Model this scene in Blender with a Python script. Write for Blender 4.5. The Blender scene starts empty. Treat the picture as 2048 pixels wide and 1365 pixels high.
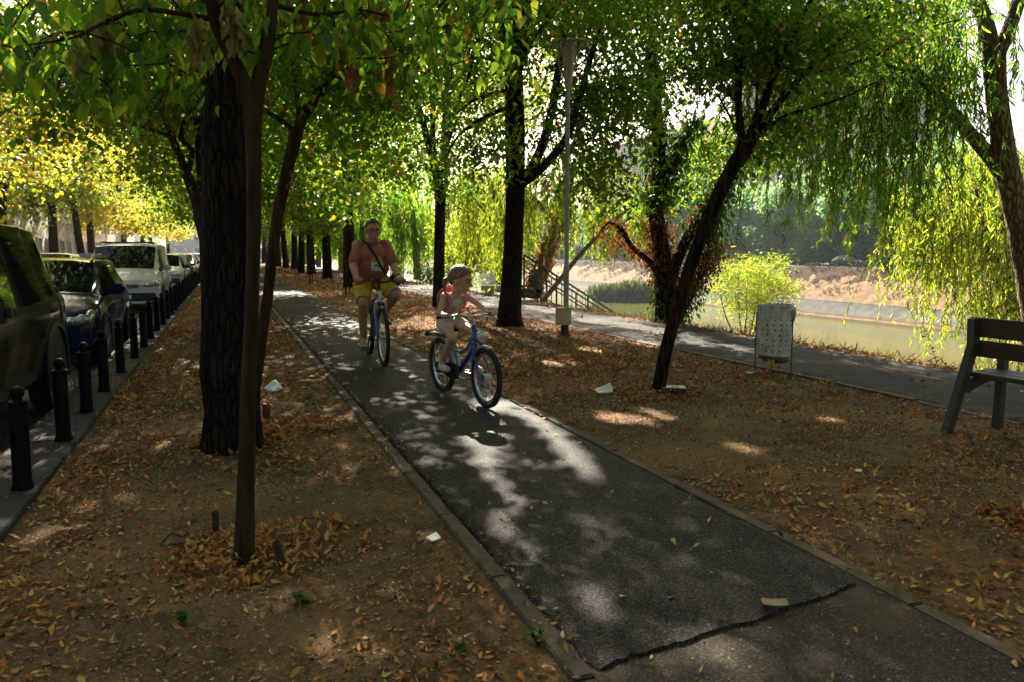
import bpy, bmesh, math, random
import numpy as np
from mathutils import Vector, Matrix, Quaternion
from mathutils.bvhtree import BVHTree
random.seed(7)
rng = np.random.default_rng(7)
PI = math.pi
scn = bpy.context.scene
COL = scn.collection
# ------------------------------------------------------------------ camera model (metres; street runs along +Y)
FPX, IW, IH, CH = 1500.0, 2048.0, 1365.0, 1.35
PIT = math.atan(177/1500); YAW = math.atan(574*math.cos(PIT)/1500)
cP, sP, cY, sY = math.cos(PIT), math.sin(PIT), math.cos(YAW), math.sin(YAW)
FH = np.array((sY, cY, 0.0)); RT = np.array((cY, -sY, 0.0))
def ray(px, py):
    x = (px-IW/2)/FPX; y = -(py-IH/2)/FPX
    fw = cP+y*sP; up = -sP+y*cP
    return np.array((x*RT[0]+fw*FH[0], x*RT[1]+fw*FH[1], up)), fw
def G(px, py, z=0.0):
    r, fw = ray(px, py); t = (z-CH)/r[2]
    return np.array((r[0]*t, r[1]*t, z))
def A(px, py, D):
    r, fw = ray(px, py); t = D/fw
    return np.array((r[0]*t, r[1]*t, CH+r[2]*t))
def atY(px, py, Y):
    r, fw = ray(px, py); t = Y/r[1]
    return np.array((r[0]*t, Y, CH+r[2]*t))
def atX(px, py, X):
    r, fw = ray(px, py); t = X/r[0]
    return np.array((X, r[1]*t, CH+r[2]*t))
def projn(P):
    P = np.asarray(P); dz = P[:, 2]-CH
    fw = P[:, 0]*FH[0]+P[:, 1]*FH[1]; rt = P[:, 0]*RT[0]+P[:, 1]*RT[1]
    zc = fw*cP-dz*sP; yc = fw*sP+dz*cP
    zs = np.where(zc > 0.3, zc, 1e9)
    return IW/2+FPX*rt/zs, IH/2-FPX*yc/zs, zc
SUN_EL, SUN_AZ = math.radians(35), math.radians(9)
SUN = np.array((math.sin(SUN_AZ)*math.cos(SUN_EL), math.cos(SUN_AZ)*math.cos(SUN_EL), math.sin(SUN_EL)))
# ------------------------------------------------------------------ materials
MATS = {}
def nd(nt, t, **kw):
    n = nt.nodes.new(t)
    for k, v in kw.items():
        try: n.inputs[k.replace('_', ' ')].default_value = v
        except KeyError: setattr(n, k, v)
    return n
def c4(c): return (c[0], c[1], c[2], 1.0)
def mat(name, c1, c2=None, scale=6.0, rough=0.6, metal=0.0, bump=0.0, bscale=40.0, stretch=(1, 1, 1), coat=0.0, spec=0.5, rough2=None, detail=6.0, lo=.35, hi=.65):
    if name in MATS: return MATS[name]
    m = bpy.data.materials.new(name); m.use_nodes = True
    nt = m.node_tree; b = nt.nodes['Principled BSDF']
    if c2 is None: c2 = tuple(x*0.82 for x in c1)
    tc = nd(nt, 'ShaderNodeTexCoord'); mp = nd(nt, 'ShaderNodeMapping'); mp.inputs['Scale'].default_value = stretch
    nt.links.new(tc.outputs['Object'], mp.inputs['Vector'])
    nz = nd(nt, 'ShaderNodeTexNoise'); nz.inputs['Scale'].default_value = scale; nz.inputs['Detail'].default_value = detail
    nt.links.new(mp.outputs[0], nz.inputs['Vector'])
    rp = nd(nt, 'ShaderNodeValToRGB'); e = rp.color_ramp.elements
    e[0].position = lo; e[0].color = c4(c1); e[1].position = hi; e[1].color = c4(c2)
    nt.links.new(nz.outputs[0], rp.inputs[0]); nt.links.new(rp.outputs[0], b.inputs['Base Color'])
    b.inputs['Roughness'].default_value = rough; b.inputs['Metallic'].default_value = metal
    b.inputs['Coat Weight'].default_value = coat; b.inputs['Specular IOR Level'].default_value = spec
    if rough2 is not None:
        mr = nd(nt, 'ShaderNodeMapRange'); mr.inputs[3].default_value = rough; mr.inputs[4].default_value = rough2
        nt.links.new(nz.outputs[0], mr.inputs[0]); nt.links.new(mr.outputs[0], b.inputs['Roughness'])
    if bump:
        n2 = nd(nt, 'ShaderNodeTexNoise'); n2.inputs['Scale'].default_value = bscale; n2.inputs['Detail'].default_value = 8
        nt.links.new(mp.outputs[0], n2.inputs['Vector'])
        bp = nd(nt, 'ShaderNodeBump'); bp.inputs['Strength'].default_value = bump; bp.inputs['Distance'].default_value = 0.02
        nt.links.new(n2.outputs[0], bp.inputs['Height']); nt.links.new(bp.outputs[0], b.inputs['Normal'])
    MATS[name] = m
    return m
def leafmat(name, stops, trans=0.5, tgain=(1.5, 1.6, 0.8), rough=0.5):
    """each leaf its own hue from a ramp; part of the light passes through the blade"""
    if name in MATS: return MATS[name]
    m = bpy.data.materials.new(name); m.use_nodes = True
    nt = m.node_tree; b = nt.nodes['Principled BSDF']; out = nt.nodes['Material Output']
    g = nd(nt, 'ShaderNodeNewGeometry'); rp = nd(nt, 'ShaderNodeValToRGB')
    el = rp.color_ramp.elements
    for i, (p, c) in enumerate(stops):
        e = el[i] if i < 2 else el.new(p)
        e.position = p; e.color = c4(c)
    nt.links.new(g.outputs['Random Per Island'], rp.inputs[0])
    nt.links.new(rp.outputs[0], b.inputs['Base Color']); b.inputs['Roughness'].default_value = rough
    b.inputs['Specular IOR Level'].default_value = 0.3
    mx = nd(nt, 'ShaderNodeMixShader'); mx.inputs[0].default_value = trans
    tr = nd(nt, 'ShaderNodeBsdfTranslucent')
    mul = nd(nt, 'ShaderNodeMix', data_type='RGBA', blend_type='MULTIPLY'); mul.inputs[0].default_value = 1.0
    nt.links.new(rp.outputs[0], mul.inputs[6]); mul.inputs[7].default_value = c4(tgain)
    nt.links.new(mul.outputs[2], tr.inputs['Color'])
    nt.links.new(b.outputs[0], mx.inputs[1]); nt.links.new(tr.outputs[0], mx.inputs[2]); nt.links.new(mx.outputs[0], out.inputs['Surface'])
    MATS[name] = m
    return m
# ------------------------------------------------------------------ objects
def tag(o, label=None, cat=None, group=None, kind=None):
    if label: o['label'] = label
    if cat: o['category'] = cat
    if group: o['group'] = group
    if kind: o['kind'] = kind
    return o
def empty(name, loc=(0, 0, 0), rz=0.0, label=None, cat=None, group=None):
    o = bpy.data.objects.new(name, None); COL.objects.link(o)
    o.location = loc; o.rotation_euler = (0, 0, rz); o.empty_display_size = 0.1
    return tag(o, label, cat, group)
def link(name, me, m, parent=None, smooth=True):
    if m is not None: me.materials.append(m)
    if smooth: me.polygons.foreach_set('use_smooth', np.ones(len(me.polygons), bool))
    o = bpy.data.objects.new(name, me); COL.objects.link(o)
    if parent is not None: o.parent = parent
    return o
def np_mesh(name, V, F):
    V = np.ascontiguousarray(V, np.float32); F = np.ascontiguousarray(F, np.int32)
    k = F.shape[1]; me = bpy.data.meshes.new(name)
    me.vertices.add(len(V)); me.vertices.foreach_set('co', V.ravel())
    me.loops.add(F.size); me.loops.foreach_set('vertex_index', F.ravel())
    me.polygons.add(len(F)); me.polygons.foreach_set('loop_start', np.arange(0, F.size, k, dtype=np.int32))
    me.update(calc_edges=True)
    return me
def copy_tree(o, parent=None):
    c = o.copy(); COL.objects.link(c); c.parent = parent
    for ch in list(o.children): copy_tree(ch, c)
    return c
class MB:
    def __init__(s): s.v = []; s.f = []
    def add(s, V, F):
        n = len(s.v); s.v += [tuple(map(float, p)) for p in V]; s.f += [tuple(i+n for i in f) for f in F]; return s
    def box(s, c, d, rz=0.0, M=None, bev=0.0, taper=1.0):
        x, y, z = d[0]/2, d[1]/2, d[2]/2
        if bev <= 0:
            P = [(-x, -y, -z), (x, -y, -z), (x, y, -z), (-x, y, -z), (-x*taper, -y*taper, z), (x*taper, -y*taper, z), (x*taper, y*taper, z), (-x*taper, y*taper, z)]
            F = [(0, 3, 2, 1), (4, 5, 6, 7), (0, 1, 5, 4), (1, 2, 6, 5), (2, 3, 7, 6), (3, 0, 4, 7)]
        else:
            bm = bmesh.new(); bmesh.ops.create_cube(bm, size=1)
            for v in bm.verts: v.co = Vector((v.co.x*d[0], v.co.y*d[1], v.co.z*d[2]))
            bmesh.ops.bevel(bm, geom=bm.edges[:], offset=bev, segments=2, affect='EDGES')
            bm.verts.index_update(); P = [tuple(v.co) for v in bm.verts]; F = [tuple(v.index for v in f.verts) for f in bm.faces]; bm.free()
        R = Matrix.Rotation(rz, 3, 'Z') if M is None else M
        return s.add([tuple(R @ Vector(p)+Vector(c)) for p in P], F)
    def tube(s, pts, rad, n=8, caps=True, closed=False):
        pts = [Vector(tuple(map(float, p))) for p in pts]; N = len(pts)
        if not hasattr(rad, '__len__'): rad = [rad]*N
        T = []
        for i in range(N):
            a = pts[(i-1) % N] if (closed or i > 0) else pts[0]; b = pts[(i+1) % N] if (closed or i < N-1) else pts[-1]
            t = (b-a); T.append(t.normalized() if t.length > 1e-9 else Vector((0, 0, 1)))
        up = Vector((0, 0, 1)) if abs(T[0].z) < 0.9 else Vector((1, 0, 0))
        u = T[0].cross(up).normalized(); V = []; F = []
        for i in range(N):
            if i: u = (u-T[i]*u.dot(T[i]));  u = u.normalized() if u.length > 1e-6 else T[i].orthogonal().normalized()
            w = T[i].cross(u)
            for k in range(n):
                a = 2*PI*k/n; V.append(pts[i]+(u*math.cos(a)+w*math.sin(a))*rad[i])
        R = N if closed else N-1
        for i in range(R):
            j = (i+1) % N
            for k in range(n):
                F.append((i*n+k, i*n+(k+1) % n, j*n+(k+1) % n, j*n+k))
        if caps and not closed:
            F.append(tuple(range(n-1, -1, -1))); F.append(tuple((N-1)*n+k for k in range(n)))
        return s.add(V, F)
    def lathe(s, prof, n=24, o=(0, 0, 0), M=None):
        V = []; F = []
        for (r, z) in prof:
            for k in range(n):
                a = 2*PI*k/n; V.append((r*math.cos(a), r*math.sin(a), z))
        for i in range(len(prof)-1):
            for k in range(n): F.append((i*n+k, i*n+(k+1) % n, (i+1)*n+(k+1) % n, (i+1)*n+k))
        F.append(tuple(range(n-1, -1, -1))); F.append(tuple((len(prof)-1)*n+k for k in range(n)))
        R = M if M is not None else Matrix.Identity(3)
        return s.add([tuple(R @ Vector(p)+Vector(o)) for p in V], F)
    def ell(s, c, r, M=None, nu=16, nv=10):
        V = [(0, 0, -1)]; F = []
        for i in range(1, nv):
            t = -PI/2+PI*i/nv
            for k in range(nu): V.append((math.cos(t)*math.cos(2*PI*k/nu), math.cos(t)*math.sin(2*PI*k/nu), math.sin(t)))
        V.append((0, 0, 1))
        for k in range(nu): F.append((0, 1+(k+1) % nu, 1+k))
        for i in range(nv-2):
            for k in range(nu): F.append((1+i*nu+k, 1+i*nu+(k+1) % nu, 1+(i+1)*nu+(k+1) % nu, 1+(i+1)*nu+k))
        L = len(V)-1
        for k in range(nu): F.append((L, 1+(nv-2)*nu+k, 1+(nv-2)*nu+(k+1) % nu))
        R = M if M is not None else Matrix.Identity(3)
        return s.add([tuple(R @ Vector((p[0]*r[0], p[1]*r[1], p[2]*r[2]))+Vector(tuple(map(float, c)))) for p in V], F)
    def cone(s, a, b, ra, rb, n=14):
        """tapered limb with round ends, closed"""
        a = Vector(tuple(map(float, a))); b = Vector(tuple(map(float, b))); d = b-a; L = d.length; d = d/L
        pts = []; rad = []
        for t in (85, 60, 30, 0): pts.append(a-d*ra*math.sin(math.radians(t))); rad.append(max(ra*math.cos(math.radians(t)), 1e-3))
        for t in (0, 30, 60, 85): pts.append(b+d*rb*math.sin(math.radians(t))); rad.append(max(rb*math.cos(math.radians(t)), 1e-3))
        return s.tube(pts, rad, n)
    def prism(s, poly, axis, a, b):
        """extrude a 2-D outline along axis (0 x,1 y,2 z) from a to b"""
        n = len(poly); V = []
        for w in (a, b):
            for (p, q) in poly:
                t = [p, q]; t.insert(axis, w); V.append(tuple(t))
        F = [tuple(range(n)), tuple(range(2*n-1, n-1, -1))]+[(i, n+i, n+(i+1) % n, (i+1) % n) for i in range(n)]
        return s.add(V, F)
    def mesh(s, name='mesh', fix=True):
        me = bpy.data.meshes.new(name); me.from_pydata(s.v, [], s.f); me.update()
        if fix:
            bm = bmesh.new(); bm.from_mesh(me); bmesh.ops.recalc_face_normals(bm, faces=bm.faces[:]); bm.to_mesh(me); bm.free()
        return me
    def build(s, name, m, parent=None, smooth=None, fix=True):
        me = s.mesh(name, fix)
        o = link(name, me, m, parent, smooth=True)
        if smooth is None:
            try: me.set_sharp_from_angle(angle=math.radians(38))
            except Exception: pass
        elif smooth is False: me.polygons.foreach_set('use_smooth', np.zeros(len(me.polygons), bool))
        return o
def remeshed(mb, voxel, it=6, name='body'):
    """merge closed primitives into one continuous skin"""
    me = mb.mesh('tmp'); o = bpy.data.objects.new('tmp', me); COL.objects.link(o)
    md = o.modifiers.new('r', 'REMESH'); md.mode = 'VOXEL'; md.voxel_size = voxel
    if it:
        sm = o.modifiers.new('s', 'SMOOTH'); sm.factor = 0.5; sm.iterations = it
    dg = bpy.context.evaluated_depsgraph_get(); dg.update()
    r = bpy.data.meshes.new_from_object(o.evaluated_get(dg)); r.name = name
    bpy.data.objects.remove(o); bpy.data.meshes.remove(me)
    r.materials.clear()
    return r
# ================================================================== SETTING
def snoise(X, Y, sc, seed, n=14):
    r = np.random.default_rng(seed); o = np.zeros_like(X)
    for i in range(n):
        a = r.uniform(0, 2*PI); k = sc*r.uniform(.5, 2.2); o += np.sin(X*k*math.cos(a)+Y*k*math.sin(a)+r.uniform(0, 6.28))
    return o/math.sqrt(n)
def gz(x, y):
    """height of the trodden earth between the two asphalt strips"""
    x = np.asarray(x, float); y = np.asarray(y, float)
    h = .011*snoise(x, y, 2.2, 11)+.006*snoise(x, y, 9, 12)+.0035*snoise(x, y, 28, 13)
    w = np.clip((x+1.0)/.25, 0, 1)*np.clip((1.0-x)/.3, 0, 1)+np.clip((x-2.42)/.3, 0, 1)*np.clip((5.75-x)/.3, 0, 1)
    h = h*np.clip(w, 0, 1)-.004
    mound = lambda cx, cy, r, a: a*np.exp(-((x-cx)**2+(y-cy)**2)/r**2)
    h = h+mound(.03, 5.35, .45, .05)+mound(3.88, 6.22, .3, .02)
    h = h+mound(3.70, 2.56, .46, .075)-mound(3.76, 2.50, .24, .16)
    return h
def nmix(nt, fac, a, b, blend='MIX'):
    m = nd(nt, 'ShaderNodeMix', data_type='RGBA', blend_type=blend)
    for i, s in ((0, fac), (6, a), (7, b)):
        if hasattr(s, 'links'): nt.links.new(s, m.inputs[i])
        else: m.inputs[i].default_value = s if i == 0 else c4(s)
    return m.outputs[2]
def noise_n(nt, vec, scale, detail=6, rough=.55):
    n = nd(nt, 'ShaderNodeTexNoise'); n.inputs['Scale'].default_value = scale; n.inputs['Detail'].default_value = detail; n.inputs['Roughness'].default_value = rough
    nt.links.new(vec, n.inputs['Vector']); return n.outputs[0]
def ramp_n(nt, fac, a, b, lo=0.0, hi=1.0):
    r = nd(nt, 'ShaderNodeMapRange', clamp=True); r.inputs[1].default_value = a; r.inputs[2].default_value = b; r.inputs[3].default_value = lo; r.inputs[4].default_value = hi
    nt.links.new(fac, r.inputs[0]); return r.outputs[0]
def dirt_mat():
    m = bpy.data.materials.new('trodden_earth'); m.use_nodes = True; nt = m.node_tree; b = nt.nodes['Principled BSDF']
    v = nd(nt, 'ShaderNodeTexCoord').outputs['Object']
    big = noise_n(nt, v, 1.1, 4); mid = noise_n(nt, v, 7, 8, .65); fine = noise_n(nt, v, 60, 8, .7); gr = noise_n(nt, v, 170, 4, .7)
    col = nmix(nt, ramp_n(nt, mid, .35, .65), (.070, .039, .020), (.150, .090, .045))
    col = nmix(nt, ramp_n(nt, big, .45, .62, 0, .75), col, (.24, .145, .065))
    col = nmix(nt, ramp_n(nt, fine, .52, .70, 0, .8), col, (.36, .20, .085))
    col = nmix(nt, ramp_n(nt, fine, .48, .30, 0, .75), col, (.05, .038, .026))
    col = nmix(nt, ramp_n(nt, gr, .62, .74, 0, .8), col, (.38, .30, .2))
    nt.links.new(col, b.inputs['Base Color']); b.inputs['Roughness'].default_value = .95; b.inputs['Specular IOR Level'].default_value = .15
    bp = nd(nt, 'ShaderNodeBump'); bp.inputs['Strength'].default_value = .9; bp.inputs['Distance'].default_value = .012
    nt.links.new(fine, bp.inputs['Height'])
    b2 = nd(nt, 'ShaderNodeBump'); b2.inputs['Strength'].default_value = .6; b2.inputs['Distance'].default_value = .006
    nt.links.new(gr, b2.inputs['Height']); nt.links.new(bp.outputs[0], b2.inputs['Normal']); nt.links.new(b2.outputs[0], b.inputs['Normal'])
    return m
def asphalt_mat(name, c1, c2, grit, sc=230, bump=.8, rough=.5, dirt=None, spec=.18):
    m = bpy.data.materials.new(name); m.use_nodes = True; nt = m.node_tree; b = nt.nodes['Principled BSDF']
    v = nd(nt, 'ShaderNodeTexCoord').outputs['Object']
    vo = nd(nt, 'ShaderNodeTexVoronoi'); vo.inputs['Scale'].default_value = sc; nt.links.new(v, vo.inputs['Vector'])
    sp = nd(nt, 'ShaderNodeSeparateColor'); nt.links.new(vo.outputs['Color'], sp.inputs[0])
    n1 = noise_n(nt, v, 2.3, 6); n2 = noise_n(nt, v, sc*.5, 3)
    col = nmix(nt, ramp_n(nt, n1, .35, .65), c1, c2)
    col = nmix(nt, ramp_n(nt, sp.outputs[0], .72, .98, 0, 1), col, grit)
    if dirt: col = nmix(nt, ramp_n(nt, noise_n(nt, v, 1.6, 8, .65), .5, .68, 0, .8), col, dirt)
    nt.links.new(col, b.inputs['Base Color'])
    nt.links.new(ramp_n(nt, sp.outputs[1], 0, 1, rough-.05, rough+.25), b.inputs['Roughness']); b.inputs['Specular IOR Level'].default_value = spec
    inv = ramp_n(nt, vo.outputs['Distance'], 0, .6, 1, 0)
    add = nd(nt, 'ShaderNodeMath', operation='MULTIPLY'); nt.links.new(inv, add.inputs[0]); nt.links.new(n2, add.inputs[1])
    bp = nd(nt, 'ShaderNodeBump'); bp.inputs['Strength'].default_value = bump; bp.inputs['Distance'].default_value = .006
    nt.links.new(add.outputs[0], bp.inputs['Height']); nt.links.new(bp.outputs[0], b.inputs['Normal'])
    return m
DIRT = dirt_mat()
# ---- the ground, one sheet to the horizon: street, park strip, near bank, river bed, far bank
xs = [-420, -200, -90, -40, -20, -14, -8, -4, -1.46, -1.44, -1.2, -1.05]+list(np.arange(-1.0, 1.06, .05))+[1.4, 2.0, 2.34]+list(np.arange(2.42, 5.8, .06))+[5.84, 6.6, 7.4, 7.8, 8.0, 8.3, 9.0, 12, 15.5, 16.5, 40, 57, 58.1, 60.5, 61.5, 63, 66, 67, 72, 90, 130, 220, 420]
zs = lambda x: float(np.interp(x, [-1.45, -1.43, 8.0, 8.3, 15.5, 16.5, 57, 58.1, 60.5, 66, 67], [-.13, 0, 0, -.12, -5.7, -6.6, -6.6, -5.42, -3.93, -.48, -.42]))
ys = [-60, -20, -6, -1, .4]+list(np.arange(1.0, 9, .05))+list(np.arange(9, 16, .14))+list(np.arange(16, 40, 1.0))+[42, 46, 52, 60, 75, 95, 130, 180, 260, 400, 700]
xs = np.array(xs); ys = np.array(ys); X, Y = np.meshgrid(xs, ys)
Z = np.array([zs(x) for x in xs])[None, :]+np.where((X > -1.02) & (X < 5.8), gz(X, Y), 0)
Z = Z+np.where((X > 60.9) & (X < 65.5), .12*snoise(X, Y, .9, 21), 0)
i = np.arange(len(ys)-1)[:, None]*len(xs)+np.arange(len(xs)-1)[None, :]
F = np.stack([i, i+1, i+1+len(xs), i+len(xs)], -1).reshape(-1, 4)
ground = link('ground', np_mesh('ground', np.stack([X, Y, Z], -1).reshape(-1, 3), F), DIRT); tag(ground, kind='structure')
# ---- road
ROADM = asphalt_mat('road_asphalt', (.05, .05, .052), (.075, .073, .07), (.14, .135, .13), 90, .4, .6)
V = [(-7.25, -30, -.122), (-1.47, -30, -.122), (-1.47, 420, -.122), (-7.25, 420, -.122)]
tag(MB().add(V, [(0, 1, 2, 3)]).build('road', ROADM), kind='structure')
# ---- granite kerb with the bollards: single slabs in one strip
KERBM = mat('kerb_concrete', (.016, .018, .015), (.034, .034, .028), 9, .85, bump=.5, bscale=60)
def slab_strip(name, x0, x1, z0, z1, y0, y1, step, m, gap=.008, jit=.004, far=60):
    mb = MB(); y = y0; k = 0
    while y < y1:
        L = step if y < far else 20
        j = random.uniform(-jit, jit); h = random.uniform(-jit, jit)
        mb.box(((x0+x1)/2+j, y+L/2, (z0+z1)/2+h), (x1-x0, L-gap, z1-z0), bev=.006 if y < 14 else 0, rz=random.uniform(-.004, .004) if L < 3 else 0)
        y += L; k += 1
    return tag(mb.build(name, m), kind='structure')
slab_strip('kerb', -1.43, -1.03, -.13, .035, -3, 300, 1.0, KERBM)
EDGEM = mat('edging_concrete', (.060, .043, .027), (.115, .085, .055), 7, .9, bump=.5, bscale=70)
slab_strip('path_edging', .965, 1.040, -.05, .018, -2, 200, .8, EDGEM, jit=.007)
slab_strip('path_edging', 2.375, 2.450, -.05, .016, -2, 200, .8, EDGEM, jit=.006)
slab_strip('path_edging', 5.80, 5.90, -.05, .012, -2, 200, 1.0, EDGEM, jit=.008)
# ---- cycle path: fresh asphalt laid over the old one
def strip(name, x0, x1, ylist, z, thick, m, jit=0.012, cut=None, nx=8, seed=3):
    r = np.random.default_rng(seed); V = []; F = []; n = nx+3
    for y in ylist:
        a = x0+r.normal(0, jit); b = x1+r.normal(0, jit)
        row = [(a-.012, z-thick), (a, z-.008)]+[(a+.02+(b-a-.04)*k/(nx-2), z) for k in range(nx-1)]+[(b, z-.008), (b+.012, z-thick)]
        for (x, zz) in row:
            yy = y+(cut(x)*max(0, 1-(y-ylist[0])/1.5) if cut else 0)
            V.append((x, yy, zz))
    n = len(row)
    for j in range(len(ylist)-1):
        for k in range(n-1): F.append((j*n+k, j*n+k+1, (j+1)*n+k+1, (j+1)*n+k))
    return V, F, n
yl = list(np.arange(0, 7, .03))+list(np.arange(7, 18, .1))+list(np.arange(18, 200, 3))
rr = np.random.default_rng(5)
jx = np.linspace(1, 2.4, 90); jv = rr.normal(0, .0055, 90)
cut = lambda x: 2.03+(x-1.12)/1.43*.21+.006*math.sin(x*17)+.010*math.sin(x*5.3+1)+float(np.interp(x, jx, jv))
V, F, n = strip('', 1.06, 2.35, yl, .025, .035, None, .005, None, 44, 3)
V = [(x, y*(1-0)+cut(min(max(x, 1.0), 2.4)), z) for (x, y, z) in V]
F.append(tuple(range(n-1, -1, -1)))
base = len(V)                                             # the ragged front edge of the new layer
V += [(V[k][0], V[k][1]-.006, .013) for k in range(n)]
F += [(k, base+k, base+k+1, k+1) for k in range(n-1)]
NEWA = asphalt_mat('fresh_asphalt', (.0085, .0072, .0070), (.0145, .0122, .0115), (.125, .104, .088), 200, 1.0, .6, spec=.16)
F = [f for f in F if len(f) == 4]
tag(MB().add(V, F).build('cycle_path', NEWA), kind='structure')
OLDA = asphalt_mat('worn_asphalt', (.026, .020, .014), (.042, .032, .022), (.11, .09, .065), 170, .7, .7, dirt=(.075, .052, .030))
tag(MB().add([(1.04, -8, .012), (2.38, -8, .012), (2.38, 3.0, .012), (1.04, 3.0, .012)], [(0, 1, 2, 3)]).build('cycle_path', OLDA), kind='structure')
# ---- riverside walk
V, F, n = strip('', 5.9, 7.75, [-10, -4]+list(np.arange(0, 26, .12))+list(np.arange(26, 220, 4)), .014, .03, None, .022, None, 20, 9)
PROM = asphalt_mat('walk_asphalt', (.026, .0255, .025), (.042, .040, .038), (.11, .10, .095), 120, .7, .75, spec=.08, dirt=(.14, .118, .085))
tag(MB().add(V, F).build('riverside_walk', PROM), kind='structure')
# ---- river, stone lining and dry bank on the far side
wm = bpy.data.materials.new('river_water'); wm.use_nodes = True; nt = wm.node_tree; b = nt.nodes['Principled BSDF']
v = nd(nt, 'ShaderNodeTexCoord').outputs['Object']
nt.links.new(nmix(nt, noise_n(nt, v, .09, 4), (.058, .068, .014), (.080, .088, .019)), b.inputs['Base Color'])
b.inputs['Roughness'].default_value = .12; b.inputs['IOR'].default_value = 1.25; b.inputs['Specular IOR Level'].default_value = .35
bp = nd(nt, 'ShaderNodeBump'); bp.inputs['Strength'].default_value = .25; bp.inputs['Distance'].default_value = .03
mp = nd(nt, 'ShaderNodeMapping'); mp.inputs['Scale'].default_value = (1, .35, 1); nt.links.new(v, mp.inputs[0])
nt.links.new(noise_n(nt, mp.outputs[0], 1.6, 5), bp.inputs['Height']); nt.links.new(bp.outputs[0], b.inputs['Normal'])
tag(MB().add([(10, -80, -5.5), (62, -80, -5.5), (62, 500, -5.5), (10, 500, -5.5)], [(0, 1, 2, 3)]).build('water', wm), kind='structure')
cm = bpy.data.materials.new('bank_lining'); cm.use_nodes = True; nt = cm.node_tree; b = nt.nodes['Principled BSDF']
v = nd(nt, 'ShaderNodeTexCoord').outputs['Object']
sep = nd(nt, 'ShaderNodeSeparateXYZ'); nt.links.new(v, sep.inputs[0])
col = nmix(nt, ramp_n(nt, noise_n(nt, v, 1.2, 8), .38, .62), (.075, .071, .063), (.115, .108, .096))
col = nmix(nt, ramp_n(nt, sep.outputs[2], -4.75, -5.1, 0, .85), col, (.07, .048, .029))
def saw(src, per, w):
    a = nd(nt, 'ShaderNodeMath', operation='PINGPONG'); nt.links.new(src, a.inputs[0]); a.inputs[1].default_value = per/2
    return ramp_n(nt, a.outputs[0], w, 0, 0, .55)
dg = nd(nt, 'ShaderNodeMath', operation='ADD'); nt.links.new(sep.outputs[1], dg.inputs[0]); nt.links.new(sep.outputs[0], dg.inputs[1])
col = nmix(nt, saw(dg.outputs[0], 2.6, .06), col, (.16, .15, .13))
nt.links.new(col, b.inputs['Base Color']); b.inputs['Roughness'].default_value = .9; b.inputs['Specular IOR Level'].default_value = .08
mb = MB(); yy = np.linspace(-60, 460, 120)
prof = [(57.9, -5.62), (58.2, -5.30), (58.6, -5.28), (58.65, -5.05), (60.45, -3.90), (60.5, -3.80), (60.95, -3.78), (61.0, -3.9)]
for k in range(len(yy)-1):
    P = [(x, y, z) for y in (yy[k], yy[k+1]) for (x, z) in prof]; q = len(prof)
    mb.add(P, [(a, a+1, q+a+1, q+a) for a in range(q-1)])
tag(mb.build('embankment', cm), kind='structure')
DRY = mat('dry_grass_bank', (.034, .020, .011), (.056, .035, .020), 1.3, .95, bump=.6, bscale=3.2, detail=10, spec=.05)
xs2 = np.linspace(61.0, 66.3, 14); ys2 = np.concatenate([np.linspace(-40, 160, 260), np.linspace(163, 460, 60)])
X, Y = np.meshgrid(xs2, ys2); Z = np.interp(X, [61, 66, 66.3], [-3.82, -.40, -.36])+.05*snoise(X, Y, 2.2, 22)+.04*snoise(X, Y, 6, 23)+.06
i = np.arange(len(ys2)-1)[:, None]*len(xs2)+np.arange(len(xs2)-1)[None, :]
tag(link('far_bank', np_mesh('far_bank', np.stack([X, Y, Z], -1).reshape(-1, 3), np.stack([i, i+1, i+1+len(xs2), i+len(xs2)], -1).reshape(-1, 4)), DRY), kind='structure')
tag(MB().add([(66.3, -40, -.33), (110, -40, -.33), (110, 460, -.33), (66.3, 460, -.33)], [(0, 1, 2, 3)]).build('far_road', ROADM), kind='structure')
# ---- sky and sun
w = bpy.data.worlds.new('World'); scn.world = w; w.use_nodes = True; nt = w.node_tree
sky = nd(nt, 'ShaderNodeTexSky'); sky.sky_type = 'NISHITA'; sky.sun_disc = False
sky.sun_elevation = SUN_EL; sky.sun_rotation = SUN_AZ; sky.dust_density = 5.0; sky.air_density = 1.0; sky.ozone_density = 0.3
nt.links.new(sky.outputs[0], nt.nodes['Background'].inputs[0]); nt.nodes['Background'].inputs[1].default_value = .055
sl = bpy.data.lights.new('sun', 'SUN'); sl.energy = 5.0; sl.angle = math.radians(.55); sl.color = (1, .91, .76)
so = bpy.data.objects.new('sun', sl); COL.objects.link(so)
so.rotation_euler = Vector(tuple(-SUN)).to_track_quat('-Z', 'Y').to_euler()
# ---- camera
cd = bpy.data.cameras.new('camera'); cd.sensor_width = 36; cd.lens = 36*FPX/IW; cd.clip_end = 2000; cd.clip_start = .05
cam = bpy.data.objects.new('camera', cd); COL.objects.link(cam); scn.camera = cam
cam.location = (0, 0, CH); cam.rotation_euler = (PI/2-PIT, 0, -YAW)
cd.dof.use_dof = True; cd.dof.focus_distance = 7.0; cd.dof.aperture_fstop = 4.5
scn.view_settings.view_transform = 'Standard'; scn.view_settings.look = 'None'; scn.view_settings.gamma = 1; scn.view_settings.exposure = 2.42
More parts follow.
